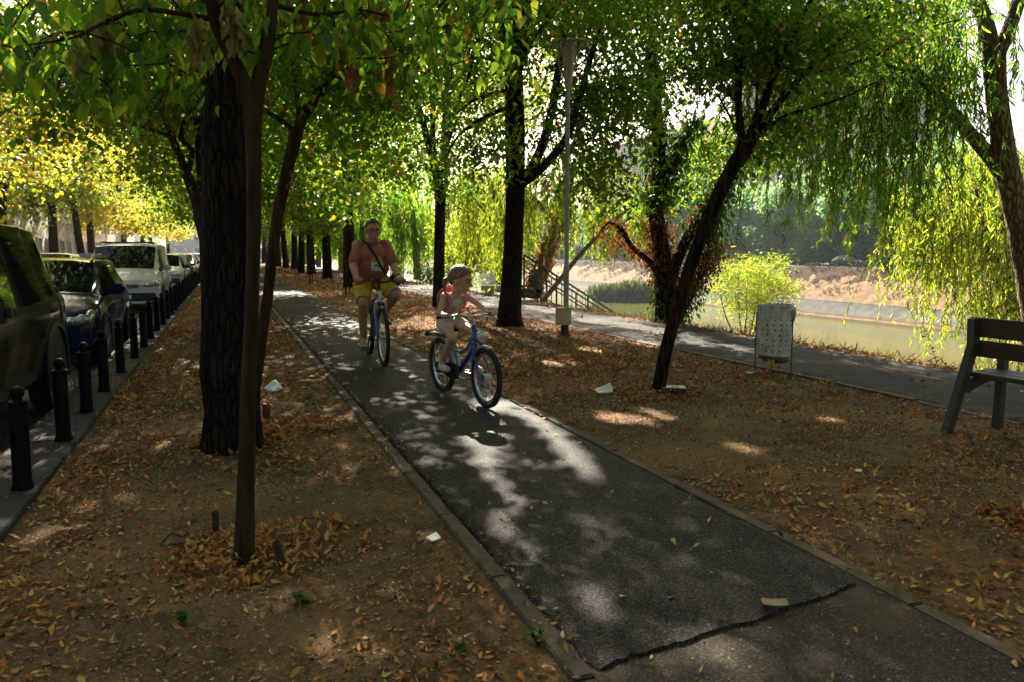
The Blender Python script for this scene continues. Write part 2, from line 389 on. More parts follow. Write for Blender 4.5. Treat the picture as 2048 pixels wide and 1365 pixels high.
# ================================================================== TREES
def bark_mat(name, c1, c2, c3, sc, zs):
    m = bpy.data.materials.new(name); m.use_nodes = True; nt = m.node_tree; b = nt.nodes['Principled BSDF']
    v = nd(nt, 'ShaderNodeTexCoord').outputs['Object']; mp = nd(nt, 'ShaderNodeMapping'); mp.inputs['Scale'].default_value = (1, 1, zs); nt.links.new(v, mp.inputs[0])
    n0 = nd(nt, 'ShaderNodeTexNoise'); n0.inputs['Scale'].default_value = sc*.5; nt.links.new(mp.outputs[0], n0.inputs['Vector'])
    ad = nd(nt, 'ShaderNodeVectorMath', operation='MULTIPLY_ADD'); nt.links.new(n0.outputs['Color'], ad.inputs[0]); ad.inputs[1].default_value = (.05, .05, .05); nt.links.new(mp.outputs[0], ad.inputs[2])
    vo = nd(nt, 'ShaderNodeTexVoronoi', feature='DISTANCE_TO_EDGE'); vo.inputs['Scale'].default_value = sc; nt.links.new(ad.outputs[0], vo.inputs['Vector'])
    cr = ramp_n(nt, vo.outputs['Distance'], .02, .22); fine = noise_n(nt, mp.outputs[0], sc*3.2, 9, .7); big = noise_n(nt, v, 2.2, 5)
    col = nmix(nt, cr, c1, c2); col = nmix(nt, ramp_n(nt, fine, .5, .72, 0, .8), col, c3); col = nmix(nt, ramp_n(nt, big, .4, .7, 0, .55), col, c1)
    nt.links.new(col, b.inputs['Base Color']); b.inputs['Roughness'].default_value = .95; b.inputs['Specular IOR Level'].default_value = .1
    hs = nd(nt, 'ShaderNodeMath', operation='MULTIPLY_ADD'); nt.links.new(fine, hs.inputs[0]); hs.inputs[1].default_value = .5; nt.links.new(cr, hs.inputs[2])
    bp = nd(nt, 'ShaderNodeBump'); bp.inputs['Strength'].default_value = 1; bp.inputs['Distance'].default_value = .022; nt.links.new(hs.outputs[0], bp.inputs['Height']); nt.links.new(bp.outputs[0], b.inputs['Normal'])
    return m
BARK_X = bark_mat('furrowed_bark', (.006, .0045, .0035), (.030, .021, .014), (.085, .062, .040), 24, .22)
BARK_Y = bark_mat('plated_willow_bark', (.06, .046, .032), (.24, .185, .13), (.38, .31, .22), 20, .30)
BARK_D = mat('dark_bark', (.007, .005, .004), (.050, .034, .020), 8, .95, bump=1.0, bscale=34, stretch=(3.5, 3.5, .5), detail=10, lo=.42, hi=.66, spec=.1)
BARK_M = mat('brown_bark', (.022, .016, .010), (.065, .046, .028), 6, .9, bump=.9, bscale=30, stretch=(3, 3, .4), detail=9, spec=.12)
BARK_W = mat('willow_bark', (.085, .065, .045), (.22, .17, .115), 6, .9, bump=1.0, bscale=22, stretch=(3.5, 3.5, .45), detail=9, spec=.15)
BARK_S = mat('sapling_bark', (.026, .018, .009), (.060, .042, .019), 9, .85, bump=.6, bscale=40, stretch=(3, 3, .4), spec=.12)
L_DEEP = leafmat('deep_green_leaves', [(0, (.026, .070, .014)), (.45, (.052, .108, .018)), (.80, (.098, .142, .022)), (.95, (.15, .16, .03)), (1, (.20, .10, .03))], .62, (2.9, 2.9, 1.0))
L_MID = leafmat('mid_green_leaves', [(0, (.036, .085, .015)), (.4, (.065, .130, .022)), (.78, (.12, .16, .028)), (.94, (.22, .20, .04)), (1, (.24, .14, .04))], .62, (2.6, 2.5, .9))
L_YEL = leafmat('yellow_leaves', [(0, (.13, .16, .025)), (.35, (.26, .24, .035)), (.7, (.42, .33, .05)), (.93, (.52, .38, .08)), (1, (.44, .28, .07))], .6, (1.8, 1.75, 1.0))
L_YGR = leafmat('yellow_green_leaves', [(0, (.06, .11, .018)), (.4, (.13, .17, .026)), (.8, (.24, .23, .035)), (1, (.42, .32, .06))], .6, (1.9, 1.9, .9))
L_WIL = leafmat('willow_leaves', [(0, (.036, .095, .020)), (.45, (.065, .14, .028)), (.85, (.12, .18, .034)), (1, (.28, .26, .05))], .62, (2.6, 2.6, .9))
L_WYE = leafmat('yellow_willow_leaves', [(0, (.08, .14, .025)), (.45, (.16, .22, .035)), (.8, (.26, .28, .045)), (1, (.42, .36, .07))], .55, (1.8, 1.85, .7))
L_FAR = leafmat('far_tree_leaves', [(0, (.060, .15, .075)), (.5, (.10, .20, .085)), (1, (.19, .26, .07))], .55, (1.7, 1.8, 1.3))
L_REED = leafmat('reed_blades', [(0, (.030, .055, .020)), (.6, (.055, .085, .026)), (1, (.10, .10, .035))], .3, (1.3, 1.3, .8))
L_FRESH = leafmat('fresh_green_leaves', [(0, (.05, .12, .015)), (.5, (.09, .18, .025)), (1, (.17, .24, .035))], .52, (1.6, 1.7, .7))
L_IVY = leafmat('ivy_leaves', [(0, (.022, .055, .012)), (.6, (.040, .085, .018)), (1, (.08, .12, .025))], .3, (1.5, 1.6, .8))
L_VINE = leafmat('dead_vine_leaves', [(0, (.045, .020, .010)), (.5, (.10, .040, .018)), (.85, (.19, .075, .028)), (1, (.10, .10, .025))], .4, (2.0, 1.4, .8))
L_BRN = leafmat('withered_brown_leaves', [(0, (.15, .06, .025)), (.6, (.26, .11, .045)), (1, (.34, .17, .07))], .4, (1.5, 1.25, .8))
L_KEY = leafmat('pale_seed_keys', [(0, (.22, .20, .07)), (1, (.36, .31, .13))], .45, (1.4, 1.4, .9))
TB = np.array([(0, 0, 0), (.26, -.22, .06), (.60, -.20, .02), (1, .03, -.16), (.66, .17, .05), (.24, .24, .03)], float)
TW = np.array([(0, 0, 0), (.3, -.075, .02), (.7, -.065, 0), (1, 0, -.12), (.7, .065, 0), (.3, .075, .02)], float)
TQ = np.array([(0, 0, 0), (.30, -.36, .09), (.72, -.28, -.03), (1, 0, -.12), (.62, .34, .06), (.22, .30, -.04)], float)
LF = np.array([(0, 1, 2, 3), (0, 3, 4, 5)])
def unit(v): return v/np.maximum(np.linalg.norm(v, axis=1, keepdims=True), 1e-9)
def leaves(P, size, T=TB, droop=.6, r=rng, spread=.5, dirs=None):
    N = len(P); a = r.uniform(0, 2*PI, N)
    u = np.stack([np.cos(a), np.sin(a), -droop+r.normal(0, .45, N)], 1) if dirs is None else dirs+r.normal(0, .28, (N, 3))
    u = unit(u); up = unit(np.stack([r.normal(0, spread, N), r.normal(0, spread, N), np.ones(N)], 1))
    w = np.cross(u, up); w = unit(w); n = np.cross(w, u)
    s = (size*r.uniform(.45, 1.4, N))[:, None, None]
    V = P[:, None, :]+s*(T[None, :, 0:1]*u[:, None, :]+T[None, :, 1:2]*w[:, None, :]+T[None, :, 2:3]*n[:, None, :])
    F = (np.arange(N)*len(T))[:, None, None]+LF[None]
    return V.reshape(-1, 3), F.reshape(-1, 4)
# sunlit spots on the ground: openings in the canopy, by where their light lands (ellipses in photo pixels)
SPOT = [(330, 1180, 60, 15, -5), (150, 1250, 90, 22, -12), (700, 935, 40, 11, 20), (765, 1180, 50, 16, 15), (500, 1335, 130, 22, 0), (300, 905, 44, 12, -8), (630, 965, 44, 11, 5), (230, 1130, 50, 12, -10), (1120, 730, 50, 7, 5), (1180, 702, 40, 6, 5), (1500, 905, 56, 9, 10), (1660, 840, 44, 7, 12), (640, 760, 24, 8, 10), (330, 640, 40, 7, -10), (800, 806, 46, 13, 4), (768, 820, 14, 7, 0), (852, 838, 22, 13, 10), (836, 884, 20, 16, 20), (876, 858, 22, 8, 5), (830, 765, 22, 9, 0), (805, 748, 20, 8, 0),
        (1085, 855, 75, 26, 30), (1160, 935, 75, 34, 38), (1040, 830, 35, 18, 20), (985, 820, 45, 20, 0), (975, 880, 50, 50, 0), (975, 930, 45, 34, 0), (985, 960, 26, 18, 0), (1020, 1000, 52, 20, 62), (1035, 1030, 22, 24, 30),
        (858, 925, 34, 13, 50), (925, 1010, 40, 15, 55), (1010, 1075, 60, 26, 50), (1060, 1120, 40, 16, 55), (1205, 1235, 60, 24, 50), (1165, 1060, 36, 15, 45),
        (700, 675, 60, 10, 3), (590, 599, 34, 4, 2), (690, 652, 40, 7, 0), (640, 700, 30, 9, 8), (575, 870, 62, 15, 10), (650, 822, 70, 18, 15), (860, 1082, 60, 18, 20), (600, 1195, 150, 34, -8), (420, 1262, 130, 26, -5), (690, 1300, 90, 40, 10),
        (1255, 845, 80, 16, 10), (1320, 835, 50, 12, 20), (850, 582, 110, 9, 4), (945, 598, 70, 7, 4), (1195, 645, 46, 7, 5), (1265, 655, 50, 8, 8), (1340, 668, 60, 8, 10), (1100, 622, 60, 6, 8), (1400, 690, 40, 6, 12), (1480, 700, 40, 5, 12),
        (840, 650, 70, 8, 0), (905, 690, 30, 6, 0), (760, 560, 60, 4, 0), (640, 548, 50, 3, 0), (350, 690, 50, 14, -10), (300, 780, 40, 12, 0), (180, 1010, 50, 18, 0), (1440, 1330, 90, 30, 0), (1300, 690, 36, 7, 8)]
def spot_keep(P):
    """False where a leaf would stand in the way of one of the sun spots"""
    if not len(P): return np.zeros(0, bool)
    Q = P-SUN[None, :]*(P[:, 2:3]/SUN[2]); x, y, z = projn(Q); k = np.ones(len(P), bool); ok = (z > 1) & (P[:, 2] > 2.2)
    for (cx, cy, rx, ry, a) in SPOT:
        a = math.radians(a); dx = x-cx; dy = y-cy; u = dx*math.cos(a)+dy*math.sin(a); v = -dx*math.sin(a)+dy*math.cos(a); rx *= .92; ry *= .92
        k &= ~(ok & ((u/rx)**2+(v/ry)**2 < 1))
    return k
def spline(pts, rad, step):
    pts = np.asarray(pts, float); rad = np.asarray(rad, float); n = len(pts); P = []; R = []
    for i in range(n-1):
        p0 = pts[max(i-1, 0)]; p1 = pts[i]; p2 = pts[i+1]; p3 = pts[min(i+2, n-1)]
        L = np.linalg.norm(p2-p1); k = max(1, int(L/step))
        for j in range(k):
            t = j/k; P.append(.5*((2*p1)+(p2-p0)*t+(2*p0-5*p1+4*p2-p3)*t*t+(-p0+3*p1-3*p2+p3)*t**3)); R.append(rad[i]+(rad[i+1]-rad[i])*t)
    P.append(pts[-1]); R.append(rad[-1]); return np.array(P), np.array(R)
class Tubes:
    """many tapering limbs gathered as one branching mesh"""
    def __init__(s): s.V = []; s.F = []; s.n = 0
    def add(s, P, R, n=6, rough=0.0, seed=0):
        P = np.asarray(P, float); R = np.asarray(R, float); N = len(P)
        T = np.gradient(P, axis=0); T = unit(T)
        ref = np.array((0., 0, 1)) if abs(T[0, 2]) < .85 else np.array((1., 0, 0))
        u = np.cross(T, ref[None]); u = unit(u); w = np.cross(T, u)
        a = np.arange(n)*2*PI/n; rr = np.repeat(R[:, None], n, 1)
        if rough:
            r = np.random.default_rng(seed); L = np.concatenate([[0], np.cumsum(np.linalg.norm(np.diff(P, axis=0), axis=1))])
            g = np.zeros((N, n))
            for k in range(9):
                fq = r.integers(3, max(5, n//3)); ph = r.uniform(0, 6.28); zz = r.uniform(1, 5)
                g += np.abs(np.sin(fq*a[None]/2*2+ph+np.sin(L[:, None]*zz+ph)*1.1))-.6
            g2 = np.zeros((N, n))
            for k in range(4):
                g2 += np.sin(r.integers(1, 4)*a[None]+r.uniform(0, 6.28)+L[:, None]*r.uniform(.5, 3))
            rr = rr*(1+rough*(g/4+g2*.25))
        V = P[:, None, :]+rr[:, :, None]*(np.cos(a)[None, :, None]*u[:, None]+np.sin(a)[None, :, None]*w[:, None])
        i = (np.arange(N-1)*n)[:, None]; k = np.arange(n)[None]; k2 = (np.arange(n)+1)[None] % n
        F = np.stack([i+k, i+k2, i+n+k2, i+n+k], -1).reshape(-1, 4)+s.n
        s.V.append(V.reshape(-1, 3)); s.F.append(F); s.n += N*n
    def build(s, name, m, parent, base):
        return link(name, np_mesh(name, np.concatenate(s.V)-np.asarray(base)[None], np.concatenate(s.F)), m, parent)
def blob(c, rad, K, r):
    """K twig places in an ellipsoid, denser to the outside"""
    v = unit(r.normal(size=(K, 3))); t = r.uniform(.12, 1, K)**.55
    return np.asarray(c)[None]+v*t[:, None]*np.asarray(rad)[None]
def twigs(tb, C, nodes, nrad, r, rmin=.004, thick=1.0):
    """grow limbs from the skeleton to the twig places, nearest first, each from what has already grown"""
    N = [np.asarray(n) for n in nodes]; NR = list(nrad)
    arr = np.array(N); d0 = np.min(np.linalg.norm(C[:, None]-arr[None], axis=2), 1); order = np.argsort(d0)
    pts = list(arr); rad = list(NR); par = [-1]*len(pts)
    A_ = np.zeros((len(pts)+len(C)*2, 3)); A_[:len(pts)] = arr; m = len(pts)
    RR = np.zeros(len(A_)); RR[:m] = NR
    for i in order:
        c = C[i]; d = np.linalg.norm(A_[:m]-c, axis=1)+np.maximum(0, A_[:m, 2]-c[2])*.8; j = int(np.argmin(d)); a = A_[j]; L = np.linalg.norm(c-a)
        if L < .05: continue
        r0 = min(RR[j]*.7, rmin+.010*thick*L**.8); mid = (a+c)/2+np.array((0, 0, .10*L))+r.normal(0, .07*L, 3)
        P = np.array([a, (a*2+mid)/3*.5+(a+mid)/4, mid, (mid+c)/2+r.normal(0, .03*L, 3), c]); R = np.linspace(r0, max(rmin, r0*.35), 5)
        tb.add(P, R, 5); A_[m] = mid; RR[m] = R[2]; A_[m+1] = c; RR[m+1] = R[4]; m += 2
def make_tree(name, label, cat, stems, blobs, bark, leafm, size=.08, per=90, sig=.3, T=TB, droop=.6, group=None, cull=True, seed=1, near=False, step=.12, thick=1.0, base=None, extra=None, roughness=.0, sides=10, node_from=.35):
    r = np.random.default_rng(seed); base = np.array(stems[0][0][0] if base is None else base, float)
    root = empty(name, tuple(base), 0, label, cat, group); tb = Tubes(); nodes = []; nr = []
    for k, (p, rad) in enumerate(stems):
        P, R = spline(p, rad, step); tb.add(P, R, sides if k == 0 or near else max(6, sides-3), roughness, seed+k)
        s = int(len(P)*node_from) if k == 0 else 0
        nodes += list(P[s::3])+[P[-1]]; nr += list(R[s::3])+[R[-1]]
    Vs = []; Fs = []; n = 0
    Cs = [blob(b[0], b[1], b[2], r) for b in blobs]
    if Cs:
        C = np.concatenate(Cs); twigs(tb, C, nodes, nr, r, thick=thick)
        cnt = r.poisson(per, len(C)); P = np.repeat(C, cnt, 0); g = r.normal(0, sig, P.shape); g[:, 2] *= .65; P = P+g
        if cull: P = P[spot_keep(P)]
        V, F = leaves(P, size, T, droop, r); Vs.append(V); Fs.append(F); n += len(V)
    if extra:
        for (V, F) in extra: Vs.append(V); Fs.append(F+n); n += len(V)
    tb.build('trunk', bark, root, base)
    if Vs: link('crown', np_mesh('crown', np.concatenate(Vs)-base[None], np.concatenate(Fs)), leafm, root)
    return root
def strands(starts, lens, r, size=.10, gap=.03, T=TW, tb=None, sway=.12, wind=(-.05, -.03), cull=True):
    """hanging willow rods with their leaves"""
    Ps = []; Ds = []
    for s, L in zip(starts, lens):
        k = max(4, int(L/.18)); t = np.linspace(0, 1, k+1); a = r.uniform(0, 2*PI); o = r.normal(0, sway, 2)
        arc = np.array((math.cos(a), math.sin(a)))*r.uniform(.05, .35)*min(L, 1.5)
        x = s[0]+arc[0]*np.sqrt(t)+o[0]*t*L+wind[0]*L*t*t+.02*np.sin(t*9+a); y = s[1]+arc[1]*np.sqrt(t)+o[1]*t*L+wind[1]*L*t*t; z = s[2]-L*t**1.15+.1*L*np.sin(t*PI)*.4
        P = np.stack([x, y, z], 1)
        if tb is not None: tb.add(P, np.linspace(.006, .002, len(P)), 3)
        m = max(3, int(L/gap)); tt = np.sort(r.uniform(.05, 1, m)); Q = np.stack([np.interp(tt, t, P[:, i]) for i in range(3)], 1)
        D = np.gradient(P, axis=0); D = unit(D); DD = np.stack([np.interp(tt, t, D[:, i]) for i in range(3)], 1)
        sd = r.uniform(0, 2*PI, m); DD = DD*.9+np.stack([np.cos(sd), np.sin(sd), np.full(m, -.15)], 1)*.55
        Ps.append(Q); Ds.append(DD)
    P = np.concatenate(Ps); D = np.concatenate(Ds)
    if cull:
        k = spot_keep(P); P = P[k]; D = D[k]
    return leaves(P, size, T, 0, r, dirs=D, spread=.9)
def px(*a): return [A(*p) for p in a]
# ---------------------------------------------------------------- the near trees
make_tree('old_tree', 'stout dark trunk with furrowed bark and a bulge near its foot, nearest big tree', 'tree',
    [(px((465, 925, 5.0), (465, 890, 5.0), (466, 820, 5.0), (462, 740, 5.0), (458, 640, 5.0), (455, 500, 5.0), (450, 300, 5.0), (448, 100, 5.0), (446, -200, 5.05), (440, -520, 5.2), (445, -900, 5.4)), (.31, .205, .175, .192, .168, .155, .148, .14, .13, .10, .05)),
     (px((447, -150, 5.0), (560, -420, 5.4), (760, -640, 6.0)), (.07, .05, .02)), (px((446, -220, 5.0), (300, -480, 5.2), (120, -650, 5.8)), (.07, .05, .02)), (px((446, -300, 5.0), (500, -800, 6.2), (560, -1200, 7.2)), (.06, .045, .02))],
    [((.2, 6.2, 6.0), (3.0, 3.0, 1.6), 190), ((.8, 8.6, 7.6), (3.2, 3.2, 1.7), 220)], BARK_X, L_DEEP, .085, 70, .30, seed=11, near=True, step=.035, sides=60, roughness=.045)
make_tree('young_tree', 'slim brown sapling trunk nearest the camera, forking high up, leaves heaped at its foot', 'tree',
    [(px((488, 1132, 3.18), (489, 1108, 3.18), (492, 950, 3.18), (497, 780, 3.18), (504, 600, 3.18), (508, 420, 3.18), (507, 280, 3.18), (507, 212, 3.18)), (.075, .046, .036, .033, .028, .029, .032, .040)),
     (px((507, 225, 3.18), (488, 165, 3.17), (462, 110, 3.16), (435, 50, 3.14), (412, -20, 3.1), (330, -150, 3.1)), (.038, .030, .029, .028, .025, .012)),
     (px((507, 225, 3.18), (522, 160, 3.2), (537, 90, 3.22), (546, 0, 3.25), (556, -120, 3.3), (600, -330, 3.5)), (.036, .026, .024, .022, .02, .01)),
     (px((512, 212, 3.18), (508, 160, 3.25), (520, 110, 3.3), (530, 40, 3.3)), (.014, .011, .01, .006)),
     (px((430, 40, 3.15), (300, 20, 3.0), (230, 35, 2.9), (150, 75, 2.8), (55, 90, 2.75)), (.012, .009, .007, .005, .003)),
     (px((250, 30, 2.95), (180, 60, 3.05), (100, 68, 3.1)), (.006, .005, .003)), (px((546, 10, 3.25), (640, 30, 3.4), (720, 20, 3.5), (800, 40, 3.6)), (.012, .009, .006, .003))],
    [(A(170, 95, 3.1), (.42, .5, .20), 26), (A(330, 40, 3.4), (.38, .6, .22), 26), (A(60, 30, 3.0), (.4, .5, .2), 16), (A(330, -60, 3.3), (.5, .5, .25), 26), (A(690, 60, 3.7), (.42, .6, .20), 44), (A(900, 80, 4.4), (.42, .6, .25), 30), (A(560, -110, 3.5), (.5, .5, .22), 26), (A(850, 20, 4.2), (.4, .5, .22), 20), (A(430, -120, 3.4), (.4, .4, .2), 20)],
    BARK_S, L_DEEP, .078, 9, .10, droop=1.3, seed=12, near=True, step=.04, sides=20, roughness=.03, thick=.5, node_from=.9)
make_tree('leaning_tree', 'thin tree leaning right behind the stout trunk, kinked where it forks', 'tree',
    [(px((505, 778, 7.5), (512, 740, 7.5), (525, 660, 7.5), (536, 590, 7.55), (543, 520, 7.55), (556, 430, 7.6), (572, 350, 7.6), (592, 268, 7.6)), (.09, .07, .056, .052, .054, .055, .056, .066)),
     (px((592, 268, 7.6), (612, 225, 7.6), (640, 185, 7.65), (662, 163, 7.7), (690, 90, 7.8), (720, 25, 7.9), (740, -80, 8.1)), (.058, .052, .05, .05, .036, .03, .015)),
     (px((590, 262, 7.6), (560, 240, 7.5), (522, 214, 7.4), (470, 170, 7.3)), (.026, .024, .018, .008)), (px((662, 163, 7.7), (720, 148, 7.8), (775, 153, 8), (830, 175, 8.3)), (.022, .018, .014, .006)), (px((600, 240, 7.6), (585, 120, 7.5), (560, 10, 7.5), (550, -120, 7.6)), (.03, .024, .018, .008))],
    [((1.9, 10.6, 6.6), (2.6, 2.6, 1.5), 240), (A(700, 60, 7.8), (1.1, 1.2, .75), 80), (A(600, -120, 8.0), (1.5, 1.5, .9), 80), (A(590, 130, 7.6), (.55, .8, .4), 26), (A(800, 170, 8.2), (.5, .7, .35), 22)],
    BARK_M, L_DEEP, .075, 50, .24, seed=13, near=True, step=.06, sides=18, roughness=.05)
make_tree('forked_tree', 'crooked tree leaning left over the bollards, behind the stout trunk', 'tree',
    [(px((442, 676, 12), (434, 600, 12), (420, 520, 12), (402, 450, 12), (392, 400, 12), (374, 350, 12)), (.12, .10, .09, .085, .085, .085)),
     (px((374, 350, 12), (355, 300, 12), (342, 270, 12), (325, 215, 12), (320, 150, 12), (300, 60, 12)), (.065, .052, .05, .042, .03, .012)), (px((376, 345, 12), (384, 300, 12), (362, 275, 12.2), (380, 200, 12.3), (400, 90, 12.4)), (.05, .04, .036, .028, .01)),
     (px((345, 275, 12), (250, 240, 12.5), (150, 200, 13)), (.03, .02, .008))],
    [(A(300, 150, 12), (2.0, 2.2, 1.0), 90), (A(230, -20, 12.5), (2.6, 2.4, 1.2), 50), (A(420, 10, 13), (1.8, 2, 1.3), 60), (A(300, 330, 11.8), (.5, .6, .3), 9), (A(150, 250, 13), (1.1, 1.2, .55), 26)],
    BARK_M, L_YGR, .085, 50, .32, seed=14, step=.1, roughness=.06, sides=14)
make_tree('lime_tree', 'three-stemmed dark tree standing behind the pink backpack', 'tree',
    [(px((878, 616, 18.87), (878, 560, 18.87), (879, 470, 18.87), (881, 395, 18.87), (880, 350, 18.87)), (.18, .14, .13, .135, .15)),
     (px((876, 370, 18.87), (866, 325, 18.8), (850, 262, 18.7), (834, 205, 18.6), (802, 158, 18.4), (760, 120, 18.2)), (.10, .085, .08, .07, .055, .02)), (px((874, 350, 18.87), (866, 293, 18.9), (865, 200, 19), (864, 100, 19), (855, -60, 19)), (.085, .07, .065, .05, .03)),
     (px((884, 380, 18.87), (888, 322, 18.9), (893, 240, 19), (895, 176, 19), (900, 80, 19), (915, -80, 19.2)), (.13, .12, .105, .10, .085, .04)), (px((890, 300, 18.9), (915, 240, 18.6), (950, 190, 18.3), (985, 160, 18)), (.05, .04, .03, .012)), (px((894, 200, 19), (930, 130, 18.8), (950, 60, 18.5)), (.05, .035, .015))],
    [(A(830, 130, 18.8), (2.2, 2.4, 1.5), 90), (A(900, -60, 19), (2.8, 2.8, 1.8), 110), ((4.6, 18.8, 9.0), (3.6, 3.4, 2.0), 220), ((3.0, 18.0, 6.0), (1.8, 2.6, 1.5), 80), (A(760, 220, 18.2), (1.0, 1.5, .8), 34), (A(960, 250, 18), (.9, 1.3, .8), 34), (A(820, 330, 18.5), (.8, 1, .5), 16), (A(930, 360, 18.5), (.7, 1, .5), 16)],
    BARK_D, L_DEEP, .125, 48, .38, seed=15, step=.15, roughness=.05, sides=14)
make_tree('lime_tree', 'tall straight dark trunk beside the lamp post, fanning into many limbs', 'tree',
    [(px((1018, 660, 13.86), (1019, 636, 13.86), (1022, 580, 13.86), (1027, 480, 13.86), (1031, 380, 13.86), (1030, 260, 13.86), (1027, 150, 13.86), (1026, 110, 13.86)), (.36, .225, .19, .175, .175, .175, .16, .16)),
     (px((1018, 140, 13.86), (1005, 70, 13.8), (988, -20, 13.7), (960, -150, 13.5)), (.08, .07, .06, .03)), (px((1028, 120, 13.86), (1031, 40, 13.9), (1034, -80, 14)), (.085, .075, .05)), (px((1034, 140, 13.86), (1050, 60, 13.9), (1058, -20, 14), (1070, -160, 14)), (.11, .10, .085, .04)), (px((1050, 110, 13.86), (1085, 55, 13.6), (1115, 0, 13.4), (1150, -70, 13.2)), (.05, .042, .035, .015)),
     (px((1038, 372, 13.86), (1062, 338, 13.9), (1085, 290, 14), (1105, 215, 14.1), (1120, 120, 14.2), (1140, 10, 14.3), (1160, -120, 14.3)), (.10, .09, .085, .08, .07, .055, .02)), (px((1044, 366, 13.86), (1085, 335, 13.7), (1130, 280, 13.6), (1155, 210, 13.5), (1180, 120, 13.4), (1215, 20, 13.3)), (.09, .08, .07, .06, .05, .02)),
     (px((1014, 215, 13.86), (960, 240, 13.4), (915, 275, 13), (890, 320, 12.7)), (.04, .03, .022, .01)), (px((1014, 180, 13.86), (950, 200, 13.5), (905, 235, 13.2)), (.035, .027, .012)), (px((1010, 120, 13.86), (960, 80, 13.4), (935, 160, 13), (905, 230, 12.8)), (.05, .04, .025, .01))],
    [((4.6, 13.5, 7.8), (3.6, 3.4, 2.2), 260), ((3.4, 12.5, 5.6), (1.6, 2.2, 1.2), 60), (A(1030, -60, 13.9), (2.3, 2.4, 1.5), 110), (A(1180, 60, 13.6), (1.3, 1.8, 1.2), 62), (A(1225, 240, 13.4), (.75, 1.2, .9), 40), (A(930, 100, 13.3), (.9, 1.4, .8), 34), (A(960, 290, 12.8), (.75, 1, .4), 20), (A(1150, 250, 14), (.6, 1, .8), 24), (A(1110, 370, 14.2), (.35, .6, .3), 8), (A(1210, 370, 13.4), (.35, .6, .5), 13), (A(1035, 165, 13.6), (.16, .12, .22), 4)],
    BARK_X, L_DEEP, .12, 48, .34, seed=16, step=.1, roughness=.05, sides=20)
make_tree('young_tree', 'slender dark tree leaning right from the black box, branches spread like a fan', 'tree',
    [(px((1316, 792, 7.19), (1319, 770, 7.19), (1330, 710, 7.19), (1348, 640, 7.2), (1372, 560, 7.25), (1400, 480, 7.3), (1432, 400, 7.35), (1465, 335, 7.4), (1490, 296, 7.45)), (.075, .065, .062, .06, .06, .062, .066, .07, .085)),
     (px((1488, 302, 7.45), (1480, 250, 7.45), (1477, 190, 7.45), (1480, 100, 7.5), (1490, 20, 7.5), (1500, -80, 7.6)), (.045, .036, .033, .03, .025, .012)), (px((1490, 296, 7.45), (1500, 255, 7.4), (1512, 225, 7.4), (1516, 160, 7.3)), (.02, .018, .014, .008)),
     (px((1492, 298, 7.45), (1515, 245, 7.4), (1540, 170, 7.35), (1565, 105, 7.3), (1600, 40, 7.3), (1640, -30, 7.3)), (.05, .042, .038, .032, .025, .012)), (px((1494, 300, 7.45), (1530, 245, 7.5), (1575, 185, 7.5), (1640, 115, 7.6), (1710, 55, 7.7), (1800, -10, 7.8)), (.045, .036, .03, .026, .02, .01)),
     (px((1600, 152, 7.55), (1690, 132, 7.6), (1750, 112, 7.6), (1860, 55, 7.7), (1995, 26, 7.8)), (.016, .014, .012, .009, .004)), (px((1520, 270, 7.5), (1570, 232, 7.5), (1640, 212, 7.6), (1700, 190, 7.7), (1760, 160, 7.8)), (.02, .016, .013, .01, .005)), (px((1478, 210, 7.45), (1445, 170, 7.5), (1432, 120, 7.5), (1415, 60, 7.5)), (.018, .014, .01, .005)), (px((1482, 280, 7.45), (1450, 215, 7.6), (1420, 170, 7.7)), (.015, .011, .005)), (px((1485, 80, 7.5), (1460, 20, 7.4), (1440, -40, 7.4)), (.02, .014, .006))],
    [(A(1480, 60, 7.5), (.55, .8, .45), 34), (A(1600, 100, 7.5), (.6, .8, .4), 34), (A(1560, -40, 7.6), (1.1, 1.2, .5), 60), ((5.1, 8.6, 5.4), (2.2, 2.4, 1.2), 210), ((4.0, 7.4, 4.6), (1.5, 1.8, .8), 110), (A(1740, 60, 7.7), (.6, .7, .3), 26), (A(1430, 150, 7.6), (.35, .5, .3), 14), (A(1560, 250, 7.6), (.5, .5, .2), 14)],
    BARK_D, L_DEEP, .074, 60, .18, TB, seed=17, near=True, step=.05, sides=18, roughness=.05, thick=.6, node_from=.9)
def clumps(root, name, m, spots, n, size, sp, T=TB, seed=5, each=False):
    if each:
        for k, q in enumerate(spots): clumps(root, name, m, [q], n, size, sp, T, seed+k)
        return
    r = np.random.default_rng(seed); C = np.array([A(*p) for p in spots]); P = np.repeat(C, n, 0)+r.normal(0, 1, (len(C)*n, 3))*np.array(sp)
    V, F = leaves(P, size, T, 3.0, r, .9); b = np.array(root.location); link(name, np_mesh(name, V-b, F), m, root)
t2 = bpy.data.objects['young_tree']; t3 = bpy.data.objects['leaning_tree']
clumps(t2, 'withered_leaves', L_BRN, [(686, 105, 3.6), (703, 150, 3.6), (782, 120, 3.7), (782, 155, 3.7), (610, 22, 3.5), (740, 5, 3.6), (765, 12, 3.6)], 20, .055, (.016, .018, .045), each=True)
clumps(t2, 'seed_keys', L_KEY, [(455, 15, 3.1), (470, 45, 3.1), (478, 65, 3.1), (390, 60, 3.1), (395, 90, 3.1), (200, 60, 3.0), (215, 80, 3.0), (150, 110, 3.0)], 40, .045, (.016, .016, .030), TB, each=True)
clumps(t3, 'withered_leaves', L_BRN, [(536, 190, 7.4), (583, 345, 7.6), (588, 356, 7.6), (845, 120, 8.2)], 14, .06, (.03, .03, .07), seed=6, each=True)
